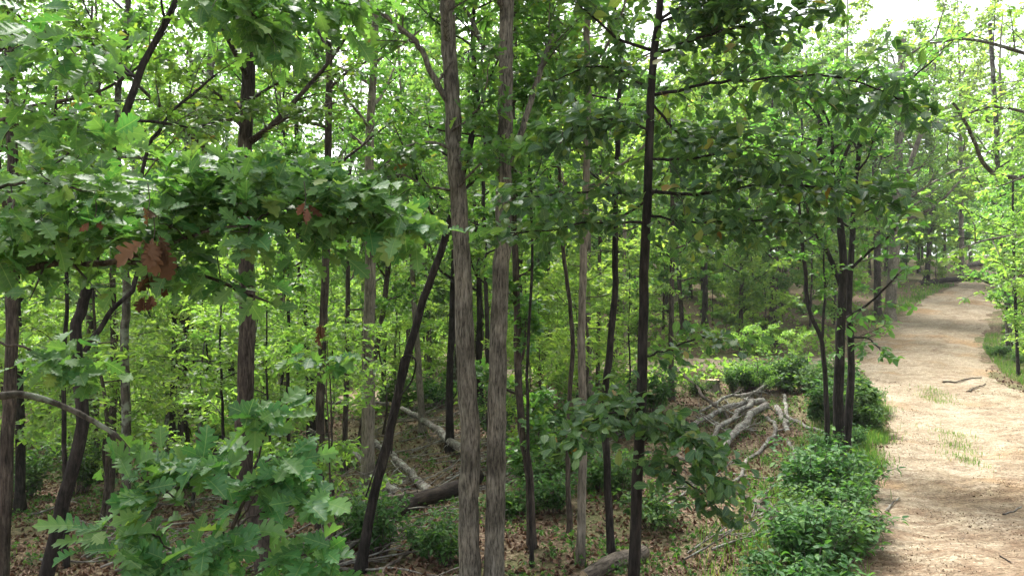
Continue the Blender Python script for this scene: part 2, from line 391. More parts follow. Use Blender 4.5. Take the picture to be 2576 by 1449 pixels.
# ------------------------------------------------------------------ setting: ground, tracks
xs = np.concatenate([np.linspace(-600, -60, 30)[:-1], np.linspace(-60, -20, 40)[:-1], np.linspace(-20, 24, 130)[:-1], np.linspace(24, 90, 80)[:-1], np.linspace(90, 700, 30)])
ys = np.concatenate([np.linspace(-300, -4, 25)[:-1], np.linspace(-4, 36, 130)[:-1], np.linspace(36, 100, 100)[:-1], np.linspace(100, 900, 40)])
gx, gy = np.meshgrid(xs, ys)
gz = H(gx, gy)
mb = MB(); nx, ny = len(xs), len(ys)
i = np.arange(ny - 1)[:, None] * nx; j = np.arange(nx - 1)[None]
mb.add(np.stack([gx, gy, gz], -1), quads=np.stack([i + j, i + j + 1, i + nx + j + 1, i + nx + j], -1).reshape(-1, 4))
M_GROUND = ground_mat(); M_ROAD = road_mat()
ground = tag(obj('ground', mb.mesh('ground', [M_GROUND])), 'forest floor under brown leaf litter', kind='structure')

def track(name, label, cl, halfw, nacross=24):
    """a dirt track laid along a centre line; its edges dip raggedly under the litter"""
    cl = np.asarray(cl, float); n = len(cl)
    tan = norm(np.gradient(cl, axis=0)); nrm = np.stack([tan[:, 1], -tan[:, 0]], -1)
    u = np.linspace(-1.15, 1.15, nacross)
    wob = 1 + .10 * np.sin(np.arange(n) * .31) + .06 * np.sin(np.arange(n) * .83 + 1) + .05 * R.normal(size=n)
    p = cl[:, None] + nrm[:, None] * (u[None, :, None] * (halfw * wob)[:, None, None])
    z = H(p[..., 0], p[..., 1])
    prof = .055 * (1 - np.abs(u) ** 5) - .02 * np.exp(-((np.abs(u) - .5) / .17) ** 2)
    z = z + prof[None] + .012 * R.normal(size=z.shape) * (np.abs(u) > .75)[None]
    mb = MB(); i = np.arange(n - 1)[:, None] * nacross; j = np.arange(nacross - 1)[None]
    uv = np.stack([np.broadcast_to((u + 1) / 2, z.shape), np.broadcast_to(np.arange(n)[:, None] * .1, z.shape)], -1).reshape(-1, 2)
    mb.add(np.dstack([p, z]), quads=np.stack([i + j, i + j + 1, i + nacross + j + 1, i + nacross + j], -1).reshape(-1, 4), uv=uv)
    return tag(obj(name, mb.mesh(name, [M_ROAD], uv=True)), label, kind='structure')
yy = np.concatenate([np.linspace(-6, 40, 180), np.linspace(40.4, 84, 90)])
cl = np.stack([road_x(yy), yy], -1)
for _ in range(6): cl[1:-1] = .25 * cl[:-2] + .5 * cl[1:-1] + .25 * cl[2:]
track('dirt_road', 'sandy dirt road curving uphill through the trees', cl, 2.45)
bl = smooth([(17, 31.5), (13, 32.3), (9, 32.4), (3, 32.5), (-4, 32.0), (-11, 33)], 120)
track('side_track', 'narrow sandy side track branching off behind the clearing', bl, 1.5, 16)

# ------------------------------------------------------------------ foliage growth
def spray(limb, r0, wood, lv, nb=9, bl=.45, nc=4, nl=5, size=.15, t0=.2, lift=.12, flat=.55, tip=True, twr=.35, jitter=.05, face=0.0):
    """branchlets along a limb with leaf clusters at their nodes"""
    K = len(limb)
    seg = np.linalg.norm(limb[-1] - limb[0])
    t = np.linspace(t0, 1, nb) + R.uniform(-.04, .04, nb); t = np.clip(t, 0, 1) * (K - 1)
    a = np.minimum(t.astype(int), K - 2); f = (t - a)[:, None]
    pos = limb[a] * (1 - f) + limb[a + 1] * f
    tan = norm(limb[a + 1] - limb[a])
    hor = norm(np.cross(tan, UP) + 1e-4 * R.normal(size=(nb, 3)))
    roll = R.normal(0, .6, nb)[:, None]
    per = norm(hor * np.cos(roll) + np.cross(hor, tan) * np.sin(roll))
    sg = np.where(np.arange(nb) % 2, 1, -1)[:, None] * 1.0
    an = R.uniform(.55, 1.15, nb)[:, None]
    d = norm(tan * np.cos(an) + per * sg * np.sin(an) + UP * R.uniform(-.05, lift * 2, nb)[:, None])
    if tip: d[-1] = tan[-1]
    L = seg * bl * (1.05 - .55 * t / (K - 1)) * R.uniform(.65, 1.25, nb)
    s = np.linspace(0, 1, 4)
    bend = R.normal(0, .12, (nb, 3)); bend[:, 2] -= .06
    pts = pos[:, None] + L[:, None, None] * (d[:, None] * s[None, :, None] + bend[:, None] * (s ** 2)[None, :, None])
    rr = np.minimum(r0 * twr, .012 + .004 * L)[:, None] * np.array([1, .75, .5, .25])[None]
    tubes(wood[0], pts, rr, 3, mat=wood[1])
    # leaf nodes
    sn = np.linspace(.3, 1, nc)[None, :] + R.uniform(-.08, .05, (nb, nc)); sn = np.clip(sn, .1, 1)
    cp = pos[:, None] + L[:, None, None] * (d[:, None] * sn[..., None] + bend[:, None] * (sn ** 2)[..., None])
    cp = np.repeat(cp.reshape(-1, 3), nl, 0); cd = np.repeat(np.repeat(d, nc, 0), nl, 0)
    m = len(cp)
    cp = cp + R.normal(0, jitter, (m, 3)) * np.array([1, 1, .6])
    rd = R.normal(size=(m, 3)) * np.array([1, 1, .45])
    ld = norm(cd * .55 + norm(rd) * .95 + np.array([0, 0, -.16]))
    ln = norm(UP + np.array([0, -face, 0]) + flat * R.normal(size=(m, 3)))
    sz = size * R.uniform(.6, 1.2, m)
    lv.append((cp, ld, ln, sz))

def walk(p, d, L, n=7, up=.12, wob=.16):
    pts = [np.array(p, float)]; d = norm(d)
    for k in range(n - 1):
        d = norm(d + R.normal(0, wob, 3) + np.array([0, 0, up]))
        pts.append(pts[-1] + d * L / (n - 1))
    return np.array(pts)

def auto_limbs(stem, r, zs, L, up=.12, elev=(.1, .7), az=None):
    """limbs leaving a stem at heights zs"""
    out = []; zz = stem[:, 2]; a0 = R.uniform(0, 6.28)
    for k, z in enumerate(zs):
        p = np.array([np.interp(z, zz, stem[:, c]) for c in range(3)]); rz = np.interp(z, zz, r)
        th = a0 + k * 2.4 + R.normal(0, .3) if az is None else R.uniform(*az)
        e = R.uniform(*elev)
        l = (L(z) if callable(L) else L) * R.uniform(.75, 1.25)
        d = np.array([math.cos(th) * math.cos(e), math.sin(th) * math.cos(e), math.sin(e)])
        out.append((walk(p, d, l, up=up), min(rz * .5, .014 + .018 * l)))
    return out

def stem_mesh(mb, pts, r, sides=9, flare=True, n=None, rough=.035):
    n = n or max(10, int(np.linalg.norm(np.diff(pts, axis=0), axis=1).sum() / .22))
    q = smooth(pts, n); rr = np.interp(np.linspace(0, 1, n), np.linspace(0, 1, len(r)), r)
    hz = q[:, 2] - q[0, 2]
    if flare: rr = rr * (1 + .55 * np.exp(-hz / .22))
    q[1:, :2] += R.normal(0, .006, (n - 1, 2))
    tubes(mb, q, rr, sides, rough=rough)
    return q, rr

LEAF_OBJS = {}
def leaf_meshes(kind, mat):
    key = (kind, mat.name)
    if key not in LEAF_OBJS:
        out = []
        for fo, dr, wv in ((.35, .10, .02), (.1, .22, .03), (.6, .32, .02), (.2, .05, .04), (.45, -.08, .03)):
            v, q, t = leaf_template(kind, fo, dr, wv)
            b = MB(); b.add(v, quads=q, tris=t, uv=v[:, :2]); out.append(b.mesh('leaf', [mat], uv=True))
        LEAF_OBJS[key] = out
    return LEAF_OBJS[key]

def put_leaves(root, origin, lv, kind, mat, n_single, wood_mb=None, crown_name='crown', owners=None):
    """the leaves that show largest become leaf objects, the rest one crown mesh (with its twigs)"""
    base, d, nrm, s = cat(lv)
    single = np.zeros(len(base), bool)
    own = np.repeat(np.arange(len(lv)), [len(c[0]) for c in lv])
    if n_single:
        c = base + d * s[:, None] * .5
        X = c[:, 0] / np.maximum(c[:, 1], .1) * F + CX; Y = (CAM_Z - c[:, 2]) / np.maximum(c[:, 1], .1) * F + CY
        inside = (X > -20) & (X < 2596) & (Y > -20) & (Y < 1470) & (c[:, 1] > 1)
        sc = np.where(inside, s / np.maximum(c[:, 1], .5), -1) * (1 + .3 * R.random(len(s)))
        k = np.argsort(-sc)[:n_single]; k = k[sc[k] > 0]; single[k] = True
        me = leaf_meshes(kind, mat)
        side = norm(np.cross(d, nrm)); n2 = np.cross(side, d)
        for q in np.nonzero(single)[0]:
            o = bpy.data.objects.new('leaf', me[q % len(me)]); C.objects.link(o); o.parent = owners[own[q]] if owners and owners[own[q]] is not None else root
            p = base[q] - origin; z = s[q]
            o.matrix_local = Matrix(((side[q, 0] * z, d[q, 0] * z, n2[q, 0] * z, p[0]), (side[q, 1] * z, d[q, 1] * z, n2[q, 1] * z, p[1]), (side[q, 2] * z, d[q, 2] * z, n2[q, 2] * z, p[2]), (0, 0, 0, 1)))
    m2 = MB(); r = ~single
    if r.any(): add_leaves(m2, (base[r], d[r], nrm[r], s[r]), kind, 0, uv=True)
    if wood_mb is not None:
        for (qd, mm) in wood_mb.q: pass
        m2.q += [(a + m2.n, 1) for a, _ in wood_mb.q]; m2.v += wood_mb.v; m2.uv += wood_mb.uv; m2.n += wood_mb.n
    shift(m2, origin)
    o = obj(crown_name, m2.mesh(crown_name, [mat, M_TWIG], uv=True), root)
    o['kind'] = 'stuff'
    return o

def tree(name, label, stems, limbs=(), kind='oak1', leaf=M_OAKF, bark=B_BROWN, size=.15, zs=(), L=1.8, single=0, group=None, limb_bark=None,
         nb=9, nc=4, nl=5, up=.12, elev=(.1, .7), category='tree', sides=9, bl=.45, extra=None, bare=()):
    """stems: list of (points, radii). limbs: list of (points, r0, r1, leafy?)"""
    origin = np.array(stems[0][0][0], float)
    root = thing(name, label, category, tuple(origin), group)
    tw = MB(); lv = []; ow = []
    for si, (pts, r) in enumerate(stems):
        b = MB(); q, rr = stem_mesh(b, np.asarray(pts, float), r, sides)
        obj('trunk', shift(b, origin).mesh('trunk', [bark]), root)
        z_list = zs if not isinstance(zs, dict) else zs.get(si, ())
        lb = MB(); any_l = False
        for lp, lr in auto_limbs(q, rr, z_list, L, up, elev):
            qq = smooth(lp, 12); tubes(lb, qq, np.linspace(lr, lr * .3, 12), 5, rough=.04); any_l = True
            spray(lp, lr, (tw, 0), lv, nb, bl, nc, nl, size); ow.append(None)
        if any_l: obj('branches', shift(lb, origin).mesh('branches', [limb_bark or bark]), root)
    for lp, a, c, leafy in limbs:
        lp = np.asarray(lp, float); n = max(10, len(lp) * 5); q = smooth(lp, n)
        q[1:] += R.normal(0, .006, (n - 1, 3))
        b = MB(); tubes(b, q, np.linspace(a, c, n), 7, rough=.05)
        lo = obj('limb', shift(b, origin).mesh('limb', [limb_bark or bark]), root)
        if leafy: ow.append(lo); spray(smooth(lp, 10), max(a, .012), (tw, 0), lv, **({**dict(nb=nb, bl=bl, nc=nc, nl=nl, size=size), **(leafy if isinstance(leafy, dict) else {})}))
    if extra: lv.append(extra); ow.append(None)
    if lv: put_leaves(root, origin, lv, kind, leaf, single, tw, owners=ow)
    return root

def px_stem(pts, d, w, top=None, dtop=None):
    """trunk traced in photo units at depth d; goes down to the floor and up to height top"""
    if d is None:
        g = hit(*pts[0]); d = g[1]
        p3 = [g - np.array([0, 0, .06])] + [P(X, Y, d) for X, Y in pts[1:]]
    else:
        p3 = [P(X, Y, d) for X, Y in pts]
        g = H(p3[0][0], p3[0][1])
        if p3[0][2] > g: p3 = [np.array([p3[0][0], p3[0][1], g - .06])] + p3
    if top and p3[-1][2] < top:
        dirv = norm(p3[-1] - p3[-2]); dirv[:2] *= .4; dirv = norm(dirv)
        z0 = p3[-1][2]
        for z in np.linspace(z0, top, 4)[1:]:
            p3.append(p3[-1] + dirv * (z - p3[-1][2]) / max(dirv[2], .4) + np.array([R.normal(0, .08), R.normal(0, .08), 0]))
    r0, r1 = w[0] / F * d / 2, w[1] / F * d / 2
    n = len(p3)
    zz = np.array([p[2] for p in p3]); zi = P(pts[-1][0], pts[-1][1], d)[2]
    r = np.where(zz <= zi, np.interp(zz, [zz[0], zi], [r0, r1]), np.interp(zz, [zi, zz[-1] + 1e-3], [r1, r1 * .35]))
    return np.array(p3), r

def pl(pts, d0, d1=None):
    d1 = d0 if d1 is None else d1
    return np.array([P(X, Y, d0 + (d1 - d0) * k / (len(pts) - 1)) for k, (X, Y) in enumerate(pts)])
def pr(w, d): return w / F * d / 2

# ================================================================== named trees
# twin-stemmed oak in the middle
d = 9.5
sA = px_stem([(1187, 1540), (1178, 1300), (1183, 1100), (1170, 850), (1160, 600), (1150, 450), (1140, 300), (1128, 100), (1122, -60)], d, (54, 36), 14)
sB = px_stem([(1240, 1540), (1248, 1200), (1252, 900), (1265, 600), (1268, 400), (1272, 200), (1275, -20)], d, (52, 34), 15)
tree('oak_tree', 'tall oak with two pale grey furrowed trunks rising side by side', [sA, sB],
     [(pl([(1140, 280), (1090, 190), (1050, 110), (985, 55), (930, 10), (880, -40)], 9.5, 9.0), pr(17, d), pr(8, d), dict(nb=9, nc=4, nl=5, size=.17, t0=.4)),
      (pl([(1095, 215), (1115, 185), (1140, 150)], 9.4), pr(9, d), pr(4, d), False),
      (pl([(1285, 420), (1330, 270), (1370, 150), (1390, 90)], 9.5, 9.8), pr(19, d), pr(11, d), dict(nb=8, nc=3, nl=4, size=.16, t0=.5)),
      (pl([(1258, 420), (1225, 335), (1205, 280)], 9.5, 10), pr(10, d), pr(5, d), True),
      (pl([(1150, 380), (1090, 360), (1020, 370), (960, 420)], 9.5, 9.0), .025, .01, True),
      (pl([(1155, 470), (1190, 430), (1240, 390), (1300, 370)], 9.4, 8.8), .018, .008, True),
      (pl([(1135, 330), (1180, 300), (1215, 250), (1230, 160)], 9.4, 9.0), .018, .008, True),
      (pl([(1150, 480), (1080, 470), (1000, 440), (930, 470)], 9.6, 10.5), .022, .008, True)],
     kind='oak2', leaf=M_OAKF, bark=B_GREY, size=.16, zs={0: np.linspace(7.2, 13.6, 12), 1: np.linspace(7.0, 14.6, 13)}, L=2.0, single=200, sides=14, elev=(.2, .8))

# dark oak left of it
d = 10.5
s = px_stem([(676, 1500), (655, 1350), (612, 1150), (618, 950), (622, 750), (612, 550), (615, 400), (622, 250), (628, 50), (632, -60)], d, (47, 30), 14)
tree('oak_tree', 'thick dark brown oak trunk bending above its base behind the oak sapling', [s],
     [(pl([(628, 120), (660, 80), (720, 60)], d), pr(14, d), pr(5, d), True),
      (pl([(615, 330), (560, 250), (480, 190), (420, 150)], d, 9.8), .03, .01, True),
      (pl([(615, 360), (680, 320), (760, 280), (840, 260)], d, 9.8), .03, .01, True),
      (pl([(615, 300), (540, 300), (460, 290)], d, 11.5), .03, .01, True),
      (pl([(620, 260), (700, 210), (790, 190)], d, 11.2), .03, .01, True)],
     kind='oak2', bark=B_BROWN, zs=np.linspace(5.6, 13.6, 18), L=2.1, size=.16)

# left edge trees
d = 9.0
tree('oak_tree', 'straight dark trunk at the far end of the oak bough', [px_stem([(2, 1500), (20, 1100), (32, 700), (30, 400), (24, 100), (20, -60)], d, (34, 20), 12)],
     bark=B_BROWN, zs=np.linspace(4.6, 11.6, 14), L=1.8)
d = 8.6
tree('crooked_tree', 'crooked dark trunk leaning over with a thin side stem', [px_stem([(108, 1500), (150, 1300), (207, 1060), (190, 900), (196, 800), (232, 680), (270, 435), (350, 190), (440, 10), (480, -80)], d, (38, 13), 10.5)],
     [(pl([(213, 885), (280, 780), (345, 695), (360, 415), (430, 290), (540, 190)], d, 9.6), pr(14, d), pr(7, d), dict(nb=10, t0=.5)),
      (pl([(345, 200), (300, 160), (230, 110), (190, 60)], d, 9), .02, .008, True),
      (pl([(300, 330), (250, 330), (180, 380), (120, 430)], d, 8), .02, .008, True)],
     bark=B_DARK, zs=np.linspace(6.0, 10.2, 9), L=1.6)
tree('lichen_tree', 'slim straight trunk blotched with grey green lichen', [px_stem([(316, 1400), (318, 1050), (312, 850), (318, 720), (300, 500), (296, 250), (320, 50)], None, (25, 14), 12)],
     bark=B_MOSS, zs=np.linspace(6.2, 11.6, 10), L=1.9)
tree('lichen_tree', 'lichen grey trunk leaning uphill beyond the slim straight one', [px_stem([(402, 1190), (425, 1080), (450, 900), (472, 740), (490, 560), (520, 300), (540, 0)], None, (28, 15), 14)],
     bark=B_MOSS, zs=np.linspace(6.5, 13.6, 12), L=2.1)
tree('oak_tree', 'straight reddish brown trunk standing between fallen limbs', [px_stem([(808, 1330), (806, 1000), (818, 700), (825, 400), (828, 100), (828, -40)], None, (23, 16), 14)],
     bark=B_BROWN, zs=np.linspace(6.2, 13.6, 12), L=1.9)
# leaning tree with a vine
s8 = px_stem([(905, 1445), (938, 1260), (975, 1120), (1010, 950), (1060, 770), (1120, 600), (1165, 430), (1200, 260)], None, (27, 15), 9.5)
d8 = s8[0][0][1]
t8 = tree('leaning_tree', 'dark slender tree leaning steeply towards the twin oak trunks', [s8], bark=B_DARK, zs=np.linspace(4.8, 9.2, 9), L=1.5)
vp = pl([(985, 1140), (995, 1000), (1012, 900), (1045, 905), (1035, 960), (1000, 1010), (960, 1130), (920, 1250)], d8 - .12)
b = MB(); tubes(b, smooth(vp, 40), np.full(40, .014), 5)
vine = obj('vine', b.mesh('vine', [B_DARK])); tag(vine, 'bare looping vine hanging on the steeply leaning dark tree', 'vine')

# black tree on the open side with broad leaves, the bough maker
d = 7.0
sK = px_stem([(1590, 1500), (1600, 1300), (1612, 1000), (1620, 700), (1628, 500), (1640, 200), (1662, 0), (1675, -80)], d, (33, 18), 8.6)
BR = dict(kind='obo3', leaf=M_BROAD, size=.165)
bo = lambda pts, a, b, w0, w1, **k: (pl(pts, a, b), pr(w0, a), pr(w1, b), dict(dict(nb=15, bl=.36, nc=5, nl=5, size=.135, t0=.1, flat=.5, lift=.06, face=.3, jitter=.09), **k))
tree('broadleaf_tree', 'nearly black slim trunk carrying wide tiers of broad oval leaves', [sK],
     [bo([(1640, 240), (1760, 215), (1900, 200), (2060, 190), (2180, 215), (2260, 250)], 7, 6.0, 9, 3, nb=22, bl=.30),
      bo([(1648, 140), (1760, 95), (1900, 60), (2040, 35)], 7, 6.3, 9, 3, nb=19),
      bo([(1655, 60), (1780, 10), (1900, -50)], 7, 6.5, 8, 3),
      bo([(1632, 400), (1740, 400), (1860, 380), (1960, 390)], 7, 6.2, 8, 3, nl=4),
      bo([(1628, 480), (1750, 490), (1900, 468), (2060, 470), (2200, 500)], 7, 6.1, 10, 3, nb=22, bl=.30),
      bo([(1626, 540), (1740, 560), (1880, 555), (1990, 560)], 7, 6.4, 7, 3, nl=4),
      bo([(1626, 500), (1520, 480), (1400, 490), (1290, 500)], 7, 6.4, 8, 3, bl=.25, nb=12, nl=4),
      bo([(1624, 560), (1500, 560), (1360, 580), (1250, 590)], 7, 6.5, 7, 3, bl=.22, nb=11, nl=4),
      bo([(1635, 330), (1540, 300), (1450, 320), (1390, 350)], 7, 6.7, 7, 3, nl=5),
      bo([(1640, 230), (1560, 180), (1480, 170), (1400, 200)], 7, 7.4, 7, 3, nl=4),
      bo([(1612, 1090), (1560, 1040), (1490, 1060), (1430, 1110)], 7, 6.4, 6, 3, bl=.36, nb=11),
      bo([(1612, 1110), (1680, 1080), (1750, 1120), (1810, 1190)], 7, 6.4, 6, 3, bl=.36, nb=12),
      bo([(1606, 1170), (1660, 1175), (1740, 1220), (1820, 1290)], 7, 6.5, 6, 3, bl=.3, nb=9, nl=4),
      bo([(1615, 900), (1680, 880), (1760, 850), (1850, 860)], 7, 7.2, 6, 3, bl=.3, nb=8, nl=3),
      bo([(1640, 260), (1700, 330), (1750, 350), (1790, 330)], 7, 7.4, 7, 3, nl=3)],
     bark=B_DARK, zs=np.linspace(6.3, 8.4, 8), L=1.3, single=300, nb=9, nc=3, nl=5, bl=.4, **BR)

# trees of the middle ground, roots in view
tree('slim_tree', 'slim dark trunk with a bend beside the black broadleaf trunk', [px_stem([(1540, 1405), (1528, 1200), (1524, 1000), (1546, 750), (1548, 550), (1555, 300)], None, (20, 13), 9)], bark=B_DARK, zs=np.linspace(5, 8.6, 9), L=1.5)
tree('oak_tree', 'pale straight trunk standing in the litter near the bent slim one', [px_stem([(1460, 1415), (1466, 1100), (1463, 800), (1470, 600), (1478, 300), (1480, 0)], None, (22, 16), 12)], bark=B_PALE, zs=np.linspace(5.4, 11.6, 12), L=1.8)
tree('slim_tree', 'thin brown pole of a tree next to the pale straight trunk', [px_stem([(1432, 1340), (1428, 1100), (1440, 850), (1420, 650), (1405, 420)], None, (13, 9), 9)], bark=B_BROWN, zs=np.linspace(5, 8.6, 8), L=1.4)
tree('ivy_tree', 'brown trunk wrapped in leafy shoots close behind the twin oak', [px_stem([(1338, 1380), (1332, 1200), (1312, 1080), (1302, 900), (1300, 760), (1292, 500), (1290, 250)], None, (22, 14), 11)], bark=B_BROWN, zs=np.concatenate([np.linspace(1.0, 4.6, 9), np.linspace(5, 10.6, 10)]), L=lambda z: .7 if z < 4.7 else 1.7)
tree('slim_tree', 'whip thin crooked stem rising beside the shoot covered trunk', [px_stem([(1338, 1430), (1330, 1150), (1326, 900), (1340, 640), (1330, 400)], None, (10, 6), 7)], bark=B_DARK, zs=np.linspace(4.6, 6.8, 6), L=1.0)

for pts, w, bk, lab in (
        ([(905, 1120), (930, 960), (962, 790), (985, 600), (1000, 420)], (16, 11), B_BROWN, 'slightly tilted brown trunk between reddish trunk and leaning tree'),
        ([(965, 1010), (967, 850), (972, 690), (978, 450)], (13, 9), B_DARK, 'upright thin trunk seen past the loop of the vine'),
        ([(866, 1190), (870, 1000), (876, 700), (880, 450)], (14, 10), B_BROWN, 'straight slim trunk just behind the reddish trunk'),
        ([(728, 1270), (724, 1000), (726, 650), (722, 400)], (10, 7), B_DARK, 'pole thin trunk between thick dark oak and reddish trunk'),
        ([(277, 1310), (282, 1100), (286, 900), (280, 600)], (19, 13), B_BROWN, 'brown trunk close beside the slim lichen trunk'),
        ([(166, 1430), (163, 1200), (160, 950), (168, 700)], (14, 9), B_DARK, 'thin dark trunk rising past the crooked tree'),
        ([(1690, 1010), (1688, 850), (1692, 600), (1690, 400)], (15, 10), B_BROWN, 'dark slim trunk behind the long leaning pole'),
        ([(1503, 1000), (1505, 860), (1507, 700), (1512, 450)], (12, 8), B_BROWN, 'slim trunk standing by the dark short log'),
        ([(1576, 900), (1572, 780), (1570, 640), (1575, 420)], (12, 9), B_PALE, 'pale slim trunk before the side track'),
        ([(1950, 870), (1948, 760), (1952, 620), (1955, 420)], (17, 12), B_BROWN, 'sturdy trunk on the slope past the side track'),
        ([(1232, 1180), (1228, 950), (1222, 700), (1215, 450)], (13, 9), B_DARK, 'dark trunk showing between the two twin oak stems'),
        ([(520, 1130), (525, 950), (535, 740), (540, 480)], (11, 8), B_MOSS, 'thin grey trunk uphill of the leaning lichen trunk')):
    st_ = px_stem(pts, None, w, 10)
    tree('slim_tree', lab, [st_], kind='diamond', leaf=M_FOR, bark=bk, zs=np.linspace(st_[0][0][2] + 4.5, 9.7, 9), L=1.6, size=.17, nl=6, sides=8)
# forked tree at the road edge
g = hit(2115, 1155); d = g[1]
fA = px_stem([(2112, 1155), (2110, 1000), (2116, 800), (2122, 650), (2100, 500), (2062, 400)], None, (29, 14), 9)
fB = px_stem([(2128, 1148), (2142, 930), (2136, 750), (2144, 600), (2150, 480), (2165, 330)], None, (20, 11), 9)
tree('forked_tree', 'dark tree with forking double trunk at the road edge', [fA, fB],
     [(pl([(2115, 720), (2085, 640), (2045, 570), (2020, 480), (2000, 400)], d), pr(13, d), pr(6, d), True),
      (pl([(2105, 470), (2130, 380), (2190, 300), (2290, 200), (2350, 150)], d, d - 1), pr(10, d), pr(4, d), dict(nl=3)),
      (pl([(2095, 470), (2090, 330), (2050, 240)], d, d - .5), pr(9, d), pr(4, d), dict(nl=3)),
      (pl([(2125, 690), (2180, 640), (2240, 590), (2265, 550)], d, d - 2), pr(8, d), pr(4, d), dict(nl=4, size=.2, nb=7)),
      (pl([(2130, 800), (2190, 760), (2260, 690)], d, d - 2), pr(7, d), pr(4, d), dict(nl=4, size=.2, nb=6)),
      (pl([(2140, 850), (2180, 850), (2215, 880)], d, d - 2), pr(6, d), pr(3, d), dict(nl=4, size=.2, nb=6))],
     kind='obo2', leaf=M_FOR, bark=B_DARK, zs={0: np.linspace(5.6, 8.6, 8), 1: np.linspace(5.2, 8.6, 8)}, L=1.5, size=.17, nl=4)
tree('slim_tree', 'thin crooked companion stem beside the forked roadside tree', [px_stem([(2084, 1162), (2078, 1000), (2066, 855), (2035, 780), (2022, 650), (2005, 480)], None, (14, 7), 7.5)],
     [(pl([(2066, 860), (2074, 760), (2072, 640)], hit(2084, 1162)[1]), pr(8, d), pr(4, d), True)], bark=B_DARK, zs=np.linspace(4.6, 7.2, 7), L=1.2)
# far road bend
tree('grey_tree', 'tall pale grey forked tree where the road bends uphill', [px_stem([(2238, 805), (2252, 600), (2258, 480), (2262, 300), (2270, 100)], None, (26, 17), 20), px_stem([(2238, 805), (2256, 560), (2285, 430), (2330, 300)], None, (24, 10), 16)],
     [(pl([(2268, 500), (2330, 470), (2400, 430), (2460, 420)], 48), .12, .05, True), (pl([(2262, 560), (2350, 520), (2430, 440)], 48, 46), .13, .05, True)], kind='oak1', leaf=M_FOR, bark=B_PALE, zs={0: np.linspace(9, 19, 14), 1: np.linspace(9, 15, 7)}, L=3.5, size=.24, nb=10, nl=5)
tree('grey_tree', 'darker upright trunk just behind the pale forked road bend tree', [px_stem([(2208, 792), (2206, 600), (2200, 400), (2190, 200)], None, (18, 12), 18)], kind='oak1', leaf=M_FOR, bark=B_BROWN, zs=np.linspace(7, 17, 14), L=3.2, size=.24, nb=10)
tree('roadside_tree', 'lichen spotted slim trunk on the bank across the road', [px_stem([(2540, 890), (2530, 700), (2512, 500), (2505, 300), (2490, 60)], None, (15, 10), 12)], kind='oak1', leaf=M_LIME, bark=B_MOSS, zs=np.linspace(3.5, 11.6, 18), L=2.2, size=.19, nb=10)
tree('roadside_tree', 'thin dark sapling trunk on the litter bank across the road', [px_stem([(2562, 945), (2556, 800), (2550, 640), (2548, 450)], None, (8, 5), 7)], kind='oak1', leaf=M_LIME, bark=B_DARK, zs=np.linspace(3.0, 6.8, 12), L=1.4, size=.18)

# ------------------------------------------------------------------ trees beside the camera whose boughs reach into view
# oak just outside, its long bough crosses the picture
tx = P(-420, 700, 4.6); g0 = np.array([tx[0], 4.6, H(tx[0], 4.6) - .05])
stem = (np.array([g0, g0 + [0.05, 0, 2], g0 + [.1, .05, 4.2], g0 + [.05, .1, 6.5], g0 + [0, .1, 9]]), np.array([.17, .14, .12, .09, .04]))
bo = lambda pts, a, b, w0, w1, **k: (pl(pts, a, b), pr(w0, a), pr(w1, b), dict(dict(nb=12, bl=.34, nc=4, nl=5, size=.155, t0=.15, flat=.5, lift=.12, face=.55, jitter=.07), **k))
oak = tree('oak_tree', 'spreading oak whose long leafy bough reaches across in front of the trunks', [stem],
     [bo([(-400, 760), (-150, 710), (0, 690), (130, 662), (250, 662), (370, 662), (500, 690), (640, 745)], 4.5, 4.2, 26, 6, nb=12, bl=.13, t0=.35, nl=2, nc=3),
      bo([(250, 662), (370, 640), (480, 595), (620, 570), (800, 560), (960, 565)], 4.3, 4.0, 12, 3, nb=18, bl=.28),
      bo([(370, 650), (440, 560), (520, 500), (640, 460), (780, 455)], 4.3, 4.1, 9, 3, nb=15, bl=.32),
      bo([(-300, 640), (-100, 590), (60, 560), (220, 540), (380, 530)], 4.5, 4.3, 14, 4, nb=16, bl=.26),
      bo([(-300, 560), (-150, 500), (0, 470), (110, 460), (200, 480)], 4.5, 3.9, 12, 4, nb=12, bl=.28),
      bo([(-300, 420), (-150, 250), (0, 130), (100, 90), (200, 120)], 4.5, 3.5, 14, 4, nb=9, bl=.2, nl=3, t0=.5),
      bo([(-300, 480), (-150, 350), (0, 300), (120, 290), (230, 330)], 4.5, 3.7, 12, 4, nb=8, bl=.2, nl=3, t0=.5),
      bo([(-300, 150), (0, -60), (300, -80), (560, -20), (640, 40)], 4.5, 4.2, 16, 4, nb=16, bl=.2, nl=5, t0=.6),
      bo([(300, -80), (560, -70), (760, -20), (900, 20)], 4.3, 4.6, 10, 3, nb=12, bl=.25, nl=4, t0=.3),
      bo([(-300, 820), (-120, 840), (40, 870), (130, 900), (190, 920)], 4.5, 4.6, 10, 3, nb=8, bl=.22, nl=3, t0=.6),
      bo([(620, 570), (700, 520), (800, 480), (900, 500), (1010, 560)], 4.1, 3.9, 6, 2, nb=11, bl=.24),
      bo([(380, 530), (480, 470), (580, 440), (690, 430)], 4.3, 4.4, 6, 2, nb=11, bl=.3),
      bo([(-200, 640), (0, 620), (140, 600), (300, 600)], 4.4, 4.0, 8, 3, nb=13, bl=.22)],
     kind='oak3', leaf=M_OAK, bark=B_BROWN, zs=np.linspace(6.2, 8.6, 8), L=1.5, single=300, size=.18)
arc = pl([(-420, 1060), (-150, 1010), (0, 996), (60, 993), (150, 1018), (250, 1068), (330, 1125), (350, 1180)], 4.6, 5.0)
b = MB(); tubes(b, smooth(arc, 40), np.linspace(pr(26, 4.6), pr(8, 5), 40), 8, rough=.05)
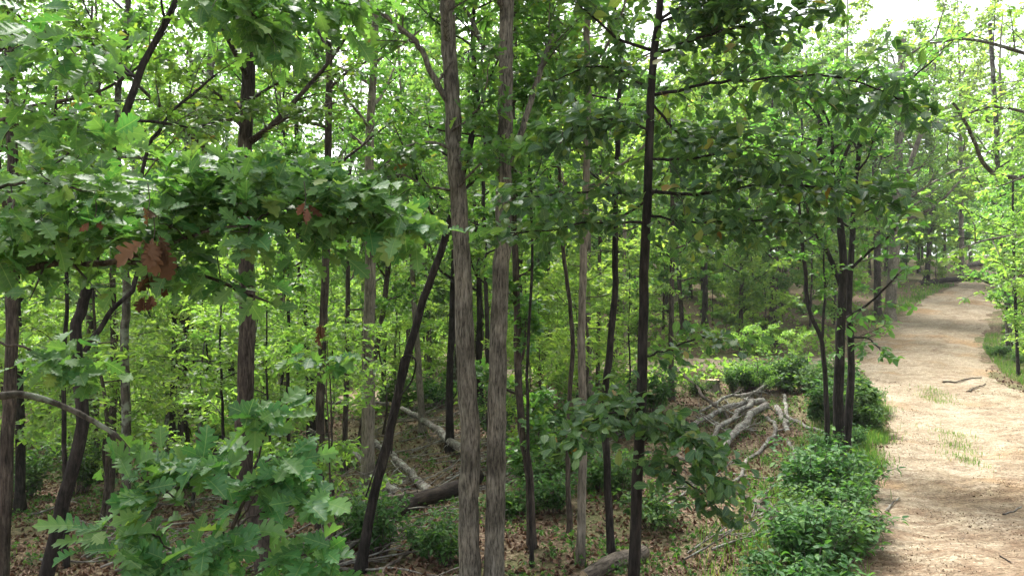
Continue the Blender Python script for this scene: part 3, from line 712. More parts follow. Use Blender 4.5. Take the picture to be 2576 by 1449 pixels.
obj('bare_bough', shift(b, oak.location).mesh('bare_bough', [B_MOSS]), oak)
# brown withered leaf bunches hanging from the bough
for (X, Y, dd, n, sz) in ((385, 605, 3.7, 11, .16), (378, 690, 4.2, 5, .10), (370, 740, 4.2, 5, .10), (808, 820, 4.4, 5, .10), (765, 525, 3.7, 4, .09), (372, 530, 3.7, 3, .09), (238, 550, 3.8, 2, .08), (395, 700, 4.25, 3, .1)):
    c = P(X, Y, dd); base = np.repeat(c[None], n, 0) + R.normal(0, .02, (n, 3))
    dirs = norm(R.normal(0, .45, (n, 3)) + [0, 0, -1]); nn = norm(R.normal(size=(n, 3)) + [0, -.4, 0])
    b = MB(); add_leaves(b, (base, dirs, nn, sz * R.uniform(.7, 1.2, n)), 'oak3', uv=True)
    q = smooth([c + [0, 0, .14], c + [.01, 0, .05], c], 5); tubes(b, q, np.full(5, .003), 3, mat=1)
    obj('withered_leaves', shift(b, oak.location).mesh('withered_leaves', [M_DEAD, M_TWIG], uv=True), oak)

# oak sapling low in front
d = 4.1
gs = np.array([P(560, 1500, d)[0], d, 0]); gs[2] = H(gs[0], gs[1]) - .05
st = (np.array([gs, gs + [.03, 0, .9], P(560, 1500, d), P(590, 1330, d), P(640, 1180, d), P(668, 1080, d)]), np.array([.03, .024, .018, .012, .008, .004]))
bo = lambda pts, a, b, w0, w1, **k: (pl(pts, a, b), pr(w0, a), pr(w1, b), dict(dict(nb=5, bl=.36, nc=2, nl=4, size=.185, t0=.45, flat=.4, lift=.1, face=.7), **k))
tree('oak_sapling', 'young oak sapling with large bright lobed leaves in front of the brush', [st],
     [bo([(560, 1500), (470, 1420), (380, 1340), (300, 1330)], d, 3.9, 7, 3),
      bo([(580, 1380), (490, 1290), (400, 1230), (350, 1200)], d, 4.0, 6, 3),
      bo([(570, 1430), (520, 1400), (450, 1410), (390, 1440)], d, 3.8, 6, 3),
      bo([(590, 1330), (660, 1290), (730, 1270), (790, 1260)], d, 4.0, 6, 3),
      bo([(620, 1230), (560, 1180), (500, 1170)], d, 4.1, 5, 2, nl=4),
      bo([(640, 1180), (690, 1150), (720, 1170)], d, 4.1, 5, 2, nl=4),
      bo([(650, 1120), (640, 1070), (670, 1040)], d, 4.2, 4, 2, nl=3, nb=5),
      bo([(570, 1480), (650, 1440), (740, 1400), (800, 1395)], d, 3.9, 6, 3),
      bo([(560, 1500), (560, 1420), (540, 1380)], d, 3.7, 5, 2),
      bo([(600, 1320), (640, 1250), (680, 1220)], d, 4.0, 5, 2)],
     kind='oak3', leaf=M_OAK, bark=B_BROWN, single=260, size=.18, sides=7, category='sapling')
# seedling oak sprigs in the picture's middle left
for (X, Y, dd, lab) in ((820, 905, 5.2, 'small oak sprig of pale leaves in front of the reddish trunk'), (770, 1420, 4.3, 'oak seedling with yellow green leaves at the foot of the brush')):
    c = P(X, Y, dd); g0 = np.array([c[0], c[1], H(c[0], c[1]) - .03])
    st = (np.array([g0, g0 * .5 + c * .5 + [.05, 0, 0], c]), np.array([.014, .01, .004]))
    tree('oak_seedling', lab, [st], [(np.array([c - [0, 0, .1], c + [-.08, -.05, -.02], c + [-.18, -.08, 0]]), .005, .002, dict(nb=3, nc=1, nl=4, size=.17)),
         (np.array([c - [0, 0, .05], c + [.06, -.05, .02], c + [.15, -.08, .0]]), .005, .002, dict(nb=3, nc=1, nl=4, size=.17))], kind='oak3', leaf=M_OAK, bark=B_BROWN, single=40, category='sapling', sides=6)
# ================================================================== forest behind
def proto(name, h, r, crown0, L, nlimb, kind, mat, size, bark, nb, nc, nl, lean=.03, sides=7, up=.1, elev=(.1, .7), bl=.45, epi=0, look=''):
    n = 7; z = np.linspace(0, h, n)
    w = np.cumsum(R.normal(0, lean * h / n, (n, 2)), 0); w[0] = 0
    pts = np.column_stack([w, z]); rr = r * (1 - .8 * (z / h) ** 1.1)
    b = MB(); q, r2 = stem_mesh(b, pts, rr, sides, n=26)
    tw = MB(); lv = []
    zs = np.linspace(crown0 * h, h * .97, nlimb)
    if epi: zs = np.concatenate([np.linspace(.15 * h, crown0 * h, epi), zs])
    prof = lambda zz: L * (0.45 + .55 * math.sin(max(0, min(1, (zz / h - crown0 * .5) / (1 - crown0 * .5))) * 2.6)) * (1 if zz >= crown0 * h - .01 else .6)
    for lp, lr in auto_limbs(q, r2, zs, prof, up, elev):
        qq = smooth(lp, 8); tubes(b, qq, np.linspace(lr, lr * .3, 8), 4)
        spray(lp, lr, (tw, 0), lv, nb, bl, nc, nl, size, jitter=.3 * size + .03)
    lvc = cat(lv)
    m2 = MB(); add_leaves(m2, lvc, kind, 0)
    m2.q += [(a + m2.n, 1) for a, _ in tw.q]; m2.v += tw.v; m2.uv += tw.uv; m2.n += tw.n
    return dict(name=name, trunk=b.mesh('trunk', [bark]), crown=m2.mesh('crown', [mat, M_TWIG]), h=h, look=look)

CAN_N = [proto('forest_tree', h, r, c0, L, 20, 'oak1', m, .17, bk, 9, 4, 7, look=lk) for h, r, c0, L, m, bk, lk in
         ((13, .13, .34, 2.3, M_FOR, B_BROWN, 'brown trunked'), (15, .15, .40, 2.5, M_FOR, B_PALE, 'pale barked'), (12, .11, .28, 2.1, M_LIME, B_MOSS, 'lichen grey'), (14, .13, .36, 2.3, M_FOR, B_DARK, 'dark barked'))]
CAN_F = [proto('forest_tree', h, r, c0, L, 22, 'diamond', m, .27, bk, 8, 4, 7, look=lk) for h, r, c0, L, m, bk, lk in
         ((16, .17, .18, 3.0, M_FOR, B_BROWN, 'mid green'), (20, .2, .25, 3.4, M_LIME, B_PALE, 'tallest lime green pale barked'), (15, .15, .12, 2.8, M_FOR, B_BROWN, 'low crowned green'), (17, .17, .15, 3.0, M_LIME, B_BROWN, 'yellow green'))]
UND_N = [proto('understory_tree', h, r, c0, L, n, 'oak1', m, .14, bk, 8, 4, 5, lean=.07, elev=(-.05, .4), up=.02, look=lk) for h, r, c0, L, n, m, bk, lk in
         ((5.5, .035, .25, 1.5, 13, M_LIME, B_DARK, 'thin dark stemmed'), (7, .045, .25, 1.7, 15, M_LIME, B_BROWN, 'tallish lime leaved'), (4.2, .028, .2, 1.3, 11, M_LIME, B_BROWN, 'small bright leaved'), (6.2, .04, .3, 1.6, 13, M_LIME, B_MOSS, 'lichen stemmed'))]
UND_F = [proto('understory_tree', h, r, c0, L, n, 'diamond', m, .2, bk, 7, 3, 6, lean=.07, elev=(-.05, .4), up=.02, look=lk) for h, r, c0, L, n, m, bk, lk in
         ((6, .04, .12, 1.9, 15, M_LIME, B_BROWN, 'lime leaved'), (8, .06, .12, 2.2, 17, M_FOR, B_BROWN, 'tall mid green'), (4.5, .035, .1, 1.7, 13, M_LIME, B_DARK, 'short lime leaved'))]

MARKS = [(-.6, 9.5, 'the twin oak'), (-3.7, 10.5, 'the thick dark oak'), (-5.8, 8.6, 'the crooked tree'), (-6.3, 12.5, 'the slim lichen trunk'), (-6.8, 15, 'the leaning lichen trunk'),
         (-3.2, 13, 'the straight reddish trunk'), (-2.2, 11.5, 'the steeply leaning tree'), (1.3, 7, 'the black broadleaf trunk'), (1.1, 11, 'the pale straight trunk'), (.3, 11.5, 'the shoot covered trunk'),
         (8, 17.3, 'the forked roadside tree'), (7.5, 27, 'the stump'), (1.2, 29, 'the root plate'), (25, 47, 'the pale road bend tree'), (24, 36, 'the bank across the road'), (6.5, 22, 'the dead limb heap')]
def mark(x, y):
    return min(MARKS, key=lambda m: (m[0] - x) ** 2 + (m[1] - y) ** 2)[2]
def zone(x, y):
    if x > road_x(y) + 2: return 'on the bank across the road'
    if y > 58 and x > 18: return 'on the slope above the road bend'
    if y > 60: return 'far back in the woods'
    if x < -12: return 'down in the hollow'
    if x > 10: return 'between side track and road bend'
    return 'beyond the side track'

def put(pr_, x, y, sc, label, group, category='tree', sink=.05, tilt=.03):
    root = thing(pr_['name'], label, category, (x, y, float(H(x, y)) - sink), group)
    root.rotation_euler = (R.normal(0, tilt), R.normal(0, tilt), R.uniform(0, 6.28)); root.scale = (sc * R.uniform(.9, 1.1), sc * R.uniform(.9, 1.1), sc)
    obj('trunk', pr_['trunk'], root); obj('crown', pr_['crown'], root)
    return root

def near_road(x, y, m):
    if y > 84: return False
    return abs(x - road_x(y)) * .8 < 2.4 + m
taken = []
def free(x, y, rad):
    for a, b_, r_ in taken:
        if (a - x) ** 2 + (b_ - y) ** 2 < (rad + r_) ** 2 * .8: return False
    return True
def okpos(x, y, big):
    X = x / y * F + CX
    if near_road(x, y, .6 if big else .4): return False
    if big and y < 64 and -8 < x - road_x(y) < 5.5: return False       # the road keeps its strip of sky
    if y < 62 and X > 2140 and x < road_x(y): return False          # keep the road in view
    if y < 62 and X > 2300 and x < road_x(y) + 2.5: return False
    if abs(y - 32.4) < 2.2 and x > -12 and x < 18: return False       # side track
    if 1620 < X < 2180 and y < 30: return False                       # clearing with dead limbs
    if 1380 < X <= 1620 and y < (20 if big else 15): return False
    if 850 < X <= 1240 and y < (17 if big else 23): return False
    if 1240 < X <= 1380 and y < (17 if big else 15): return False
    if X <= 850 and y < (13 if big else 11.5): return False
    if big and X < 1000 and R.random() < .55: return False     # the hollow is thinly wooded
    return True
cnt = {'n': 0, 'f': 0, 'u': 0, 'v': 0}
def scatter(y0, y1, spacing, big, protos, key, label, group, margin=.08, rad=.5, jit=.45, near=True, xr=(-1e9, 1e9)):
    k = 0
    y = y0
    while y < y1:
        hw = y * (CX / F) * (1 + margin) + 1.5
        x = -hw + R.uniform(0, spacing)
        while x < hw:
            px_, py_ = x + R.normal(0, spacing * jit * .5), y + R.normal(0, spacing * jit * .5)
            if xr[0] < px_ < xr[1] and okpos(px_, py_, big) and free(px_, py_, rad):
                taken.append((px_, py_, rad))
                pp = protos[R.integers(len(protos))]
                lb = label % (pp['look'], ('near ' + mark(px_, py_)) if near else zone(px_, py_))
                put(pp, px_, py_, R.uniform(.8, 1.2), lb, group)
                cnt[key] += 1
            x += spacing
        y += spacing * .87
scatter(13, 33, 3.6, True, CAN_N, 'n', '%s forest tree standing %s', 'slender trees of the near stand')
scatter(34, 92, 5.6, True, CAN_F, 'f', '%s tall forest tree %s', 'tall trees of the far stand', rad=1.0, near=False)
scatter(12, 32, 2.5, False, UND_N, 'u', '%s understory tree growing %s', 'understory trees among the near trunks', rad=.3)
scatter(30, 66, 4.4, False, UND_F, 'v', '%s bushy understory tree %s', 'understory trees of the far stand', rad=.3, near=False)
d = 20
gr_ = np.array([17.3, 20, 0]); gr_[2] = H(17.3, 20) - .05
stem = (np.array([gr_, gr_ + [0, .05, 3], gr_ + [.15, 0, 7], gr_ + [.1, .1, 11], gr_ + [0, 0, 15]]), np.array([.2, .17, .14, .1, .03]))
LM = dict(nb=12, bl=.32, nc=4, nl=6, size=.18, t0=.2)
tree('bank_oak', 'oak on the bank leaning lime green boughs over the road', [stem],
     [(pl([(2830, 560), (2700, 470), (2576, 450), (2490, 430), (2440, 330), (2400, 260)], d, 17), .09, .03, False),
      (pl([(2840, 300), (2700, 190), (2560, 130), (2440, 100), (2340, 110)], d, 16.5), .07, .02, LM),
      (pl([(2840, 450), (2720, 340), (2600, 290), (2500, 270), (2420, 290)], d, 16), .06, .02, LM),
      (pl([(2840, 200), (2700, 60), (2560, -20), (2420, -30)], d, 17), .06, .02, LM),
      (pl([(2840, 680), (2720, 610), (2610, 590), (2500, 600), (2430, 620)], d, 15), .05, .015, LM),
      (pl([(2840, 720), (2720, 690), (2620, 680), (2550, 700)], d, 15.5), .05, .015, LM),
      (pl([(2840, 500), (2720, 450), (2610, 440), (2510, 470)], d, 18), .05, .015, LM)],
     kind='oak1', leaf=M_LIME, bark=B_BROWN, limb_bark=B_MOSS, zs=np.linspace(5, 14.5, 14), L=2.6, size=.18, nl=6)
for (X, y, sc) in ((1960, 54, 1.2), (2060, 64, 1.35), (2130, 70, 1.4), (2330, 66, 1.35), (2420, 72, 1.4), (2230, 76, 1.4), (2500, 80, 1.4), (1880, 58, 1.3)):
    pp = CAN_F[R.integers(4)]; x = (X - CX) / F * y; put(pp, x, y, sc, '%s very tall forest tree %s' % (pp['look'], zone(x, y)), 'tallest trees behind the road bend')
for (x, y, sc) in ((16.5, 13, 1.0), (19, 16.5, 1.1), (14.5, 9, 1.0), (22.5, 24, 1.0), (12.5, 5, 1.0), (28.5, 35, 1.0)):  # bank trees with trunks outside the view, added to shade the road
    pp = CAN_N[R.integers(4)]; put(pp, x, y, sc, '%s forest tree %s' % (pp['look'], zone(x, y)), 'shade trees added on the bank across the road')
print('FOREST', cnt)

# far-off wood beyond: one mass
b = MB(); lvs = []
n = 36000
ang = R.uniform(-.72, .80, n); dist = R.uniform(84, 125, n)
x = np.tan(ang) * dist; y = dist
col = (np.sin(x * .33) + np.sin(x * .71 + y * .2) + np.sin(y * .5)) * 1.3
top = 13 + col * 1.3
z = H(x, y) + R.random(n) ** .8 * top + .3
lvs.append((np.column_stack([x, y, z]), norm(R.normal(size=(n, 3)) * [1, 1, .5]), norm(UP + .7 * R.normal(size=(n, 3))), R.uniform(.7, 1.3, n)))
add_leaves(b, cat(lvs), 'diamond', 0)
tag(obj('far_woods', b.mesh('far_woods', [M_FOR])), 'pale green mass of distant woods behind the far stand', 'woods', kind='stuff')

# ================================================================== fallen wood
def ground_line(pts, lift):
    q = np.array([hit(X, Y) for X, Y in pts]); q = smooth(q, max(8, len(pts) * 6))
    q[:, 2] = H(q[:, 0], q[:, 1]) + lift
    return q
def fallen(name, label, pts, w, mat, lift=None, raise_end=(0, 0), twigs=0, group=None, category='fallen branch', tw_len=.8, sides=8):
    q = ground_line(pts, 0); dm = q[:, 1].mean()
    n = len(q); r = np.linspace(pr(w[0], dm), pr(w[1], dm), n)
    q[:, 2] += r * .8 + np.linspace(raise_end[0], raise_end[1], n)
    kk = np.arange(n); ph = R.uniform(0, 6.28, 4)
    am = np.minimum(r, .035)
    q[:, 0] += am * (.7 * np.sin(kk * .9 + ph[0]) + .5 * np.sin(kk * 1.7 + ph[1])); q[:, 1] += am * (.9 * np.sin(kk * .8 + ph[2]) + .5 * np.sin(kk * 2.1 + ph[3]))
    q += R.normal(0, .18, (n, 3)) * am[:, None]
    o = q[0].copy(); root = thing(name, label, category, tuple(o), group)
    b = MB(); tubes(b, q, r * (1 + .03 * np.sin(kk * .7 + ph[1])), sides, rough=.03, cap=2)
    obj('stem', shift(b, o).mesh('stem', [mat, M_CUT], uv=True), root)
    for k in range(twigs):
        i0 = R.integers(n // 4, n - 1); d0 = norm(q[min(i0 + 1, n - 1)] - q[i0 - 1]); s = norm(np.cross(d0, UP)) * R.choice([-1, 1])
        p = walk(q[i0], d0 * .7 + s * R.uniform(.3, .9) + UP * R.uniform(-.05, .45), tw_len * R.uniform(.5, 1.3), 8, up=-.06, wob=.17)
        p[:, 2] = np.maximum(p[:, 2], H(p[:, 0], p[:, 1]) + .045)
        b = MB(); tubes(b, p, np.linspace(min(r[i0] * .6, .032), .008, 8), 5, rough=.06)
        for z in range(3):
            j0 = R.integers(2, 7); p2 = walk(p[j0], norm(p[-1] - p[0]) + R.normal(0, .7, 3), tw_len * .4, 5, up=-.03)
            p2[:, 2] = np.maximum(p2[:, 2], H(p2[:, 0], p2[:, 1]) + .008)
            tubes(b, p2, np.linspace(.011, .004, 5), 3)
        obj('side_branch', shift(b, o).mesh('side_branch', [mat], uv=True), root)
    return root
fallen('fallen_log', 'charcoal black rotten log lying behind the twin oak base', [(890, 1350), (1000, 1305), (1090, 1270), (1200, 1225)], (30, 46), B_ROT, twigs=2, category='log', sides=11, raise_end=(0, .1))
fallen('fallen_log', 'reddish brown fallen log crossing under pale limbs', [(835, 1318), (920, 1290), (1000, 1272), (1080, 1262)], (22, 18), B_LOG, category='log', raise_end=(.05, .12))
fallen('fallen_branch', 'bleached thick limb sloping down to the brown log', [(920, 1150), (960, 1165), (1010, 1192), (1085, 1250)], (13, 19), B_DEAD, raise_end=(.5, .05), twigs=2)
fallen('fallen_branch', 'grey propped limb pointing at the twin oak stem', [(1010, 1065), (1060, 1090), (1110, 1118), (1170, 1158)], (14, 20), B_DEAD, raise_end=(.45, .15), twigs=3)
fallen('fallen_branch', 'long pale limb crossing the reddish trunk', [(780, 1130), (860, 1165), (930, 1205), (1000, 1255)], (9, 14), B_DEAD, raise_end=(.6, .05), twigs=3)
fallen('fallen_branch', 'thin white limb hanging level behind the reddish trunk', [(740, 1060), (820, 1052), (900, 1055), (980, 1062)], (7, 9), B_DEAD, raise_end=(.5, .6), twigs=2)
fallen('fallen_branch', 'pale stick poking from the brush by the sapling', [(840, 1420), (880, 1395), (915, 1375)], (9, 11), B_DEAD, raise_end=(.02, .15))
fallen('fallen_branch', 'long curved brown branch on the litter left of the twin oak', [(960, 1449), (1030, 1405), (1090, 1375), (1150, 1345)], (9, 6), B_LOG, raise_end=(0, .25), twigs=1)
fallen('fallen_log', 'flaking grey log lying against the black broadleaf trunk', [(1470, 1475), (1545, 1432), (1620, 1408)], (40, 42), B_LOG, category='log', sides=12)
fallen('fallen_log', 'dark short log lying across the slope behind slim poles', [(1440, 1010), (1480, 995), (1520, 985)], (17, 20), B_ROT, category='log')
fallen('fallen_branch', 'bleached limb with a long bow at the top of the heap', [(1690, 1120), (1750, 1075), (1820, 1045), (1870, 1036), (1922, 1036)], (10, 18), B_DEAD, raise_end=(.02, .25), twigs=7, tw_len=1.3)
fallen('fallen_branch', 'bleached forked limb running through the middle of the heap', [(1740, 1150), (1800, 1105), (1850, 1068), (1890, 1040)], (9, 17), B_DEAD, raise_end=(.02, .25), twigs=7, tw_len=1.2)
fallen('fallen_branch', 'thickest bleached limb of the heap with a sawn end', [(1775, 1185), (1810, 1150), (1860, 1095), (1925, 1045)], (12, 23), B_DEAD, raise_end=(.02, .2), twigs=6, tw_len=1.1)
fallen('fallen_branch', 'slender grey limb crossing behind the bleached heap', [(1760, 1048), (1830, 1014), (1890, 1012), (1945, 983)], (6, 12), B_DEAD, raise_end=(.1, .3), twigs=3)
fallen('fallen_branch', 'wriggling bleached branch curling below the heap', [(1850, 1220), (1885, 1160), (1935, 1115), (1952, 1078), (1930, 1055)], (8, 12), B_DEAD, twigs=2)
fallen('fallen_branch', 'mossy short limb lying upright in the litter beside the heap', [(1955, 1030), (1970, 1062), (1982, 1095)], (15, 12), B_DEAD)
fallen('fallen_branch', 'bent limb reaching from the heap to the forked tree', [(1975, 1000), (1980, 1050), (2030, 1078), (2080, 1098), (2110, 1118)], (12, 7), B_DEAD, twigs=1)
fallen('fallen_branch', 'short pale stick in red leaves near the forked tree', [(1985, 1118), (2000, 1150), (2012, 1180)], (11, 6), B_DEAD)
fallen('fallen_branch', 'thin straight stick lying across below the heap', [(1820, 1195), (1900, 1205), (1990, 1200), (2050, 1190)], (5, 4), B_DEAD)
fallen('fallen_branch', 'brown limb pointing down at the roadside shrubs', [(1700, 1180), (1780, 1225), (1860, 1268), (1935, 1312)], (10, 13), B_LOG, raise_end=(.3, .05), twigs=2)
fallen('fallen_branch', 'dark straight pole leaning over the clearing', [(1700, 965), (1760, 1010), (1835, 1062)], (9, 7), B_BROWN, raise_end=(.5, .05))
fallen('fallen_branch', 'grey limb with a white twig fan under the broadleaf tiers', [(1640, 1265), (1700, 1235), (1770, 1215)], (7, 5), B_DEAD, twigs=7, tw_len=1.0)
fallen('fallen_log', 'dark log on the slope above the road bend', [(2310, 722), (2370, 712), (2455, 704)], (14, 14), B_ROT, category='log', twigs=5, tw_len=2.5)
fallen('fallen_log', 'second grey log behind the slope log pile', [(2400, 678), (2470, 668), (2520, 660)], (11, 12), B_LOG, category='log', twigs=3, tw_len=2)
# many plain fallen branches in the brush
def brush(n, box, label, group, lens=(.8, 2.4), mat=B_DEAD, twn=2):
    for k in range(n):
        X, Y = R.uniform(box[0], box[2]), R.uniform(box[1], box[3])
        g = hit(X, Y); th = R.normal(.35, .5); L = R.uniform(*lens)
        p = walk(g + [0, 0, .03], [math.cos(th), math.sin(th) * .8, 0], L, 8, up=0, wob=.08)
        up_ = R.uniform(0, .6) * (R.random() < .65)
        p[:, 2] = H(p[:, 0], p[:, 1]) + .05 + np.linspace(0, up_, 8)
        root = thing('fallen_branch', label, 'fallen branch', tuple(p[0]), group)
        b = MB(); tubes(b, p, np.linspace(R.uniform(.014, .028), .006, 8), 6, rough=.06); obj('stem', shift(b, p[0]).mesh('stem', [mat], uv=True), root)
        for z in range(twn):
            i0 = R.integers(2, 7); p2 = walk(p[i0], norm(p[-1] - p[0]) + R.normal(0, .5, 3) * [1, 1, .4], L * .4, 6, up=-.02)
            p2[:, 2] = np.maximum(p2[:, 2], H(p2[:, 0], p2[:, 1]) + .01)
            b = MB(); tubes(b, p2, np.linspace(.011, .004, 6), 4); obj('side_branch', shift(b, p[0]).mesh('side_branch', [mat], uv=True), root)
brush(60, (330, 1230, 960, 1449), 'thin weathered stick in the brush around the sapling and dark oak', 'sticks of the brush')
brush(30, (1000, 1060, 1420, 1240), 'thin grey stick in the brush behind the twin oak', 'sticks behind the twin oak')
brush(46, (840, 1030, 1180, 1270), 'thin grey stick in the tangle around the pale limbs', 'sticks among the pale limbs', lens=(1.2, 3.0), twn=3)
brush(14, (20, 1300, 330, 1449), 'thin bare stick on the litter under the crooked tree', 'sticks under the crooked tree', lens=(.6, 1.5))
brush(12, (1640, 1200, 1960, 1420), 'small dead twig branch on the litter below the heap', 'twigs below the heap', lens=(.5, 1.2))
# tree stump by the clearing
g = hit(1793, 985); b = MB()
tubes(b, np.array([g + [0, 0, -.05], g + [0, 0, .08], g + [0, 0, .3], g + [0, 0, .42]]), [.36, .27, .24, .24], 14, rough=.05)
st = thing('tree_stump', 'low sawn tree stump in the litter before the side track', 'stump', tuple(g))
obj('bark', shift(b, g).mesh('bark', [B_PALE]), st)
th = np.arange(14) / 14 * 6.283; b = MB(); ring = np.column_stack([np.cos(th) * .235, np.sin(th) * .235, np.full(14, .415)])
b.add(np.vstack([ring, [[0, 0, .42]]]), tris=[(14, k, (k + 1) % 14) for k in range(14)]); obj('cut_face', b.mesh('cut_face', [M_CUT]), st)
# upturned root plate
g = hit(1365, 975); b = MB()
for k in range(26):
    th = R.uniform(0, 6.28); dd = np.array([math.cos(th), R.normal(0, .3), abs(math.sin(th)) * 1.0])
    p = walk(g + [0, 0, .2], dd, R.uniform(.4, 1.0), 6, up=-.02, wob=.3); p[:, 2] = np.maximum(p[:, 2], H(p[:, 0], p[:, 1]) - .02)
    tubes(b, p, np.linspace(.07, .01, 6), 5, rough=.15)
rp_ = thing('root_plate', 'upturned root plate with reddish clay roots before the side track', 'root plate', tuple(g))
obj('roots', shift(b, g).mesh('roots', [bark_mat('clay_root', (.06, .03, .015), (.17, .085, .045), (.3, .17, .1), 7, .6)]), rp_)

# ================================================================== shrubs, ground cover, grass, litter
def shrub_proto(name, nstem, h, spread, size, kind, mat, nb=5, nl=4, look='leafy'):
    tw = MB(); lv = []
    for k in range(nstem):
        th = R.uniform(0, 6.28); rr = spread * math.sqrt(R.random())
        p0 = np.array([math.cos(th) * rr * .35, math.sin(th) * rr * .35, -.03]); hh = h * R.uniform(.55, 1.1)
        p = smooth([p0, p0 + [math.cos(th) * rr * .4, math.sin(th) * rr * .4, hh * .55], p0 + [math.cos(th) * rr, math.sin(th) * rr, hh]], 7)
        tubes(tw, p, np.linspace(.006, .002, 7), 4)
        m = nb * nl; s = np.repeat(R.uniform(.25, 1.0, nb), nl)
        i0 = np.minimum((s * 6).astype(int), 5); f = (s * 6 - i0)[:, None]; cp = p[i0] * (1 - f) + p[i0 + 1] * f
        az = R.uniform(0, 6.28, m); ld = norm(np.column_stack([np.cos(az), np.sin(az), R.normal(.1, .35, m)]))
        lv.append((cp + ld * R.uniform(.0, .09, m)[:, None], ld, norm(UP + .45 * R.normal(size=(m, 3))), size * R.uniform(.6, 1.25, m)))
    m2 = MB(); add_leaves(m2, cat(lv), kind, 0)
    return dict(name=name, foliage=m2.mesh('foliage', [mat]), stems=tw.mesh('stems', [M_TWIG]), look=look)
def put_shrub(p, x, y, sc, label, group, sz=1.0):
    root = thing(p['name'], p['look'] + ' ' + label, 'shrub', (x, y, float(H(x, y))), group)
    root.rotation_euler = (0, 0, R.uniform(0, 6.28)); root.scale = (sc, sc, sc * sz)
    obj('foliage', p['foliage'], root); obj('stems', p['stems'], root)
SH = [shrub_proto('leafy_shrub', ns, hh, sp_, .105, 'ova2', M_SHRUB, 8, 3, look=lk) for ns, hh, sp_, lk in ((45, .85, .5, 'rounded'), (36, .65, .6, 'low spreading'), (50, 1.0, .45, 'upright dense'))]
SHT = [shrub_proto('tall_weed', 16, 1.1, .28, .12, 'ova2', M_SHRUB, 16, 3) for _ in range(2)]
SHS = [shrub_proto('seedling_plant', 9, .35, .25, .10, 'ova2', M_SHRUB, 3, 4) for _ in range(3)]
def road_off(y, off): return float(road_x(y)) + off
for k in range(17):
    y = R.uniform(8.9, 14.4); off = R.uniform(-3.65, -2.8)
    put_shrub(SH[k % 3], road_off(y, off), y, R.uniform(.55, 1.25), 'leafy shrub along the near road edge ' + ('close to the forked tree' if y > 12.6 else 'beside the dark rotten stick' if y > 10.8 else 'where the bank of shrubs ends'), 'shrubs along the near road edge')
for k in range(14):
    y = R.uniform(15, 24); put_shrub(SH[k % 3], road_off(y, R.uniform(-4.2, -3.0)), y, R.uniform(.6, .95), 'small leafy shrub on the grassy verge beyond the forked tree', 'shrubs along the verge')
for k in range(12):
    y = R.uniform(18, 25.5); put_shrub(SHT[k % 2], road_off(y, R.uniform(-4.6, -3.1)), y, R.uniform(.9, 1.3), 'tall weed on the verge behind the forked tree', 'tall weeds on the verge')
for k, (X, Y, s) in enumerate(((1885, 985, 1.2), (1950, 985, 1.5), (1975, 985, 1.3), (2030, 985, 1.4), (1755, 990, .8), (1850, 990, .9), (2060, 1000, 1.2), (1905, 980, 1.0))):
    g = hit(X, Y); put_shrub(SH[k % 3], g[0], g[1], s, 'bright shrub in front of the side track', 'shrubs before the side track', 1.1)
for k in range(12):
    y = R.uniform(22, 44); put_shrub(SH[k % 3], road_off(y, R.uniform(3.4, 5.5)), y, R.uniform(.5, 1.0), 'low shrub on the litter bank across the road', 'shrubs of the bank across the road')
# saplings of the clearing
for (X, Y, s, lab) in ((1916, 1000, .62, 'small sapling with bright crown at the top of the dead limb heap'), (1998, 985, .55, 'small leafy sapling beside the rounded shrubs')):
    g = hit(X, Y); put(UND_N[2], g[0], g[1], s, lab, None, 'sapling')
# bushes within the stand
LB = 'understory bush growing low near '
spots = [(1345, 1240, 1.1), (1300, 1300, .9), (1400, 1200, 1.0), (1130, 1420, .8), (1080, 1400, .7), (950, 1400, .9), (890, 1370, .8), (1500, 1230, 1.0), (1460, 1180, 1.0), (1390, 1290, .8), (1650, 1330, .9), (1560, 1260, .9), (1000, 1040, 1.5), (720, 1180, 1.4), (650, 1130, 1.5), (560, 1150, 1.5), (1100, 1020, 1.6), (1250, 1110, 1.2), (470, 1230, 1.2), (330, 1290, 1.1), (200, 1240, 1.3), (60, 1250, 1.4), (1420, 1090, 1.4), (1560, 1100, 1.3), (1640, 1040, 1.4), (760, 1260, 1.0)]
for k, (X, Y, s) in enumerate(spots):
    g = hit(X, Y); put_shrub(SH[k % 3], g[0], g[1], s, LB + mark(g[0], g[1]), 'bushes among the trunks', 1.15)
# seedlings over the litter: countless, one mass
def stuff_leaves(name, label, pts, size, kind, mat, nleaf, hgt, flat=.4, uv=False):
    n = len(pts); q = np.repeat(pts, nleaf, 0); m = len(q)
    q = q + np.column_stack([R.normal(0, size * .5, (m, 2)), R.uniform(.15, 1, m) * np.repeat(R.uniform(.4, 1, n), nleaf) * hgt])
    az = R.uniform(0, 6.28, m); ld = norm(np.column_stack([np.cos(az), np.sin(az), R.normal(.05, .3, m)]))
    b = MB(); add_leaves(b, (q, ld, norm(UP + flat * R.normal(size=(m, 3))), size * R.uniform(.5, 1.3, m)), kind)
    return tag(obj(name, b.mesh(name, [mat])), label, 'plants', kind='stuff')
def patch_noise(x, y):
    return np.sin(x * 1.1 + .7 * np.sin(y * .9)) * np.sin(y * 1.3 + .8 * np.sin(x * .7)) + .5 * np.sin(x * 2.9 + y * 2.1)
def scatter_pts(n, y0, y1, xl=None, road_margin=.25, thr=None, power=1.0):
    y = y0 + (y1 - y0) * R.random(n) ** power; x = R.uniform(-1, 1, n) * (y * CX / F * 1.08 + .5)
    k = np.abs(x - road_x(y)) * .84 > 2.35 + road_margin
    k &= ~((np.abs(y - 32.4) < 1.4) & (x > -11) & (x < 17))
    if thr is not None: k &= patch_noise(x, y) > thr
    x, y = x[k], y[k]
    return np.column_stack([x, y, H(x, y)])
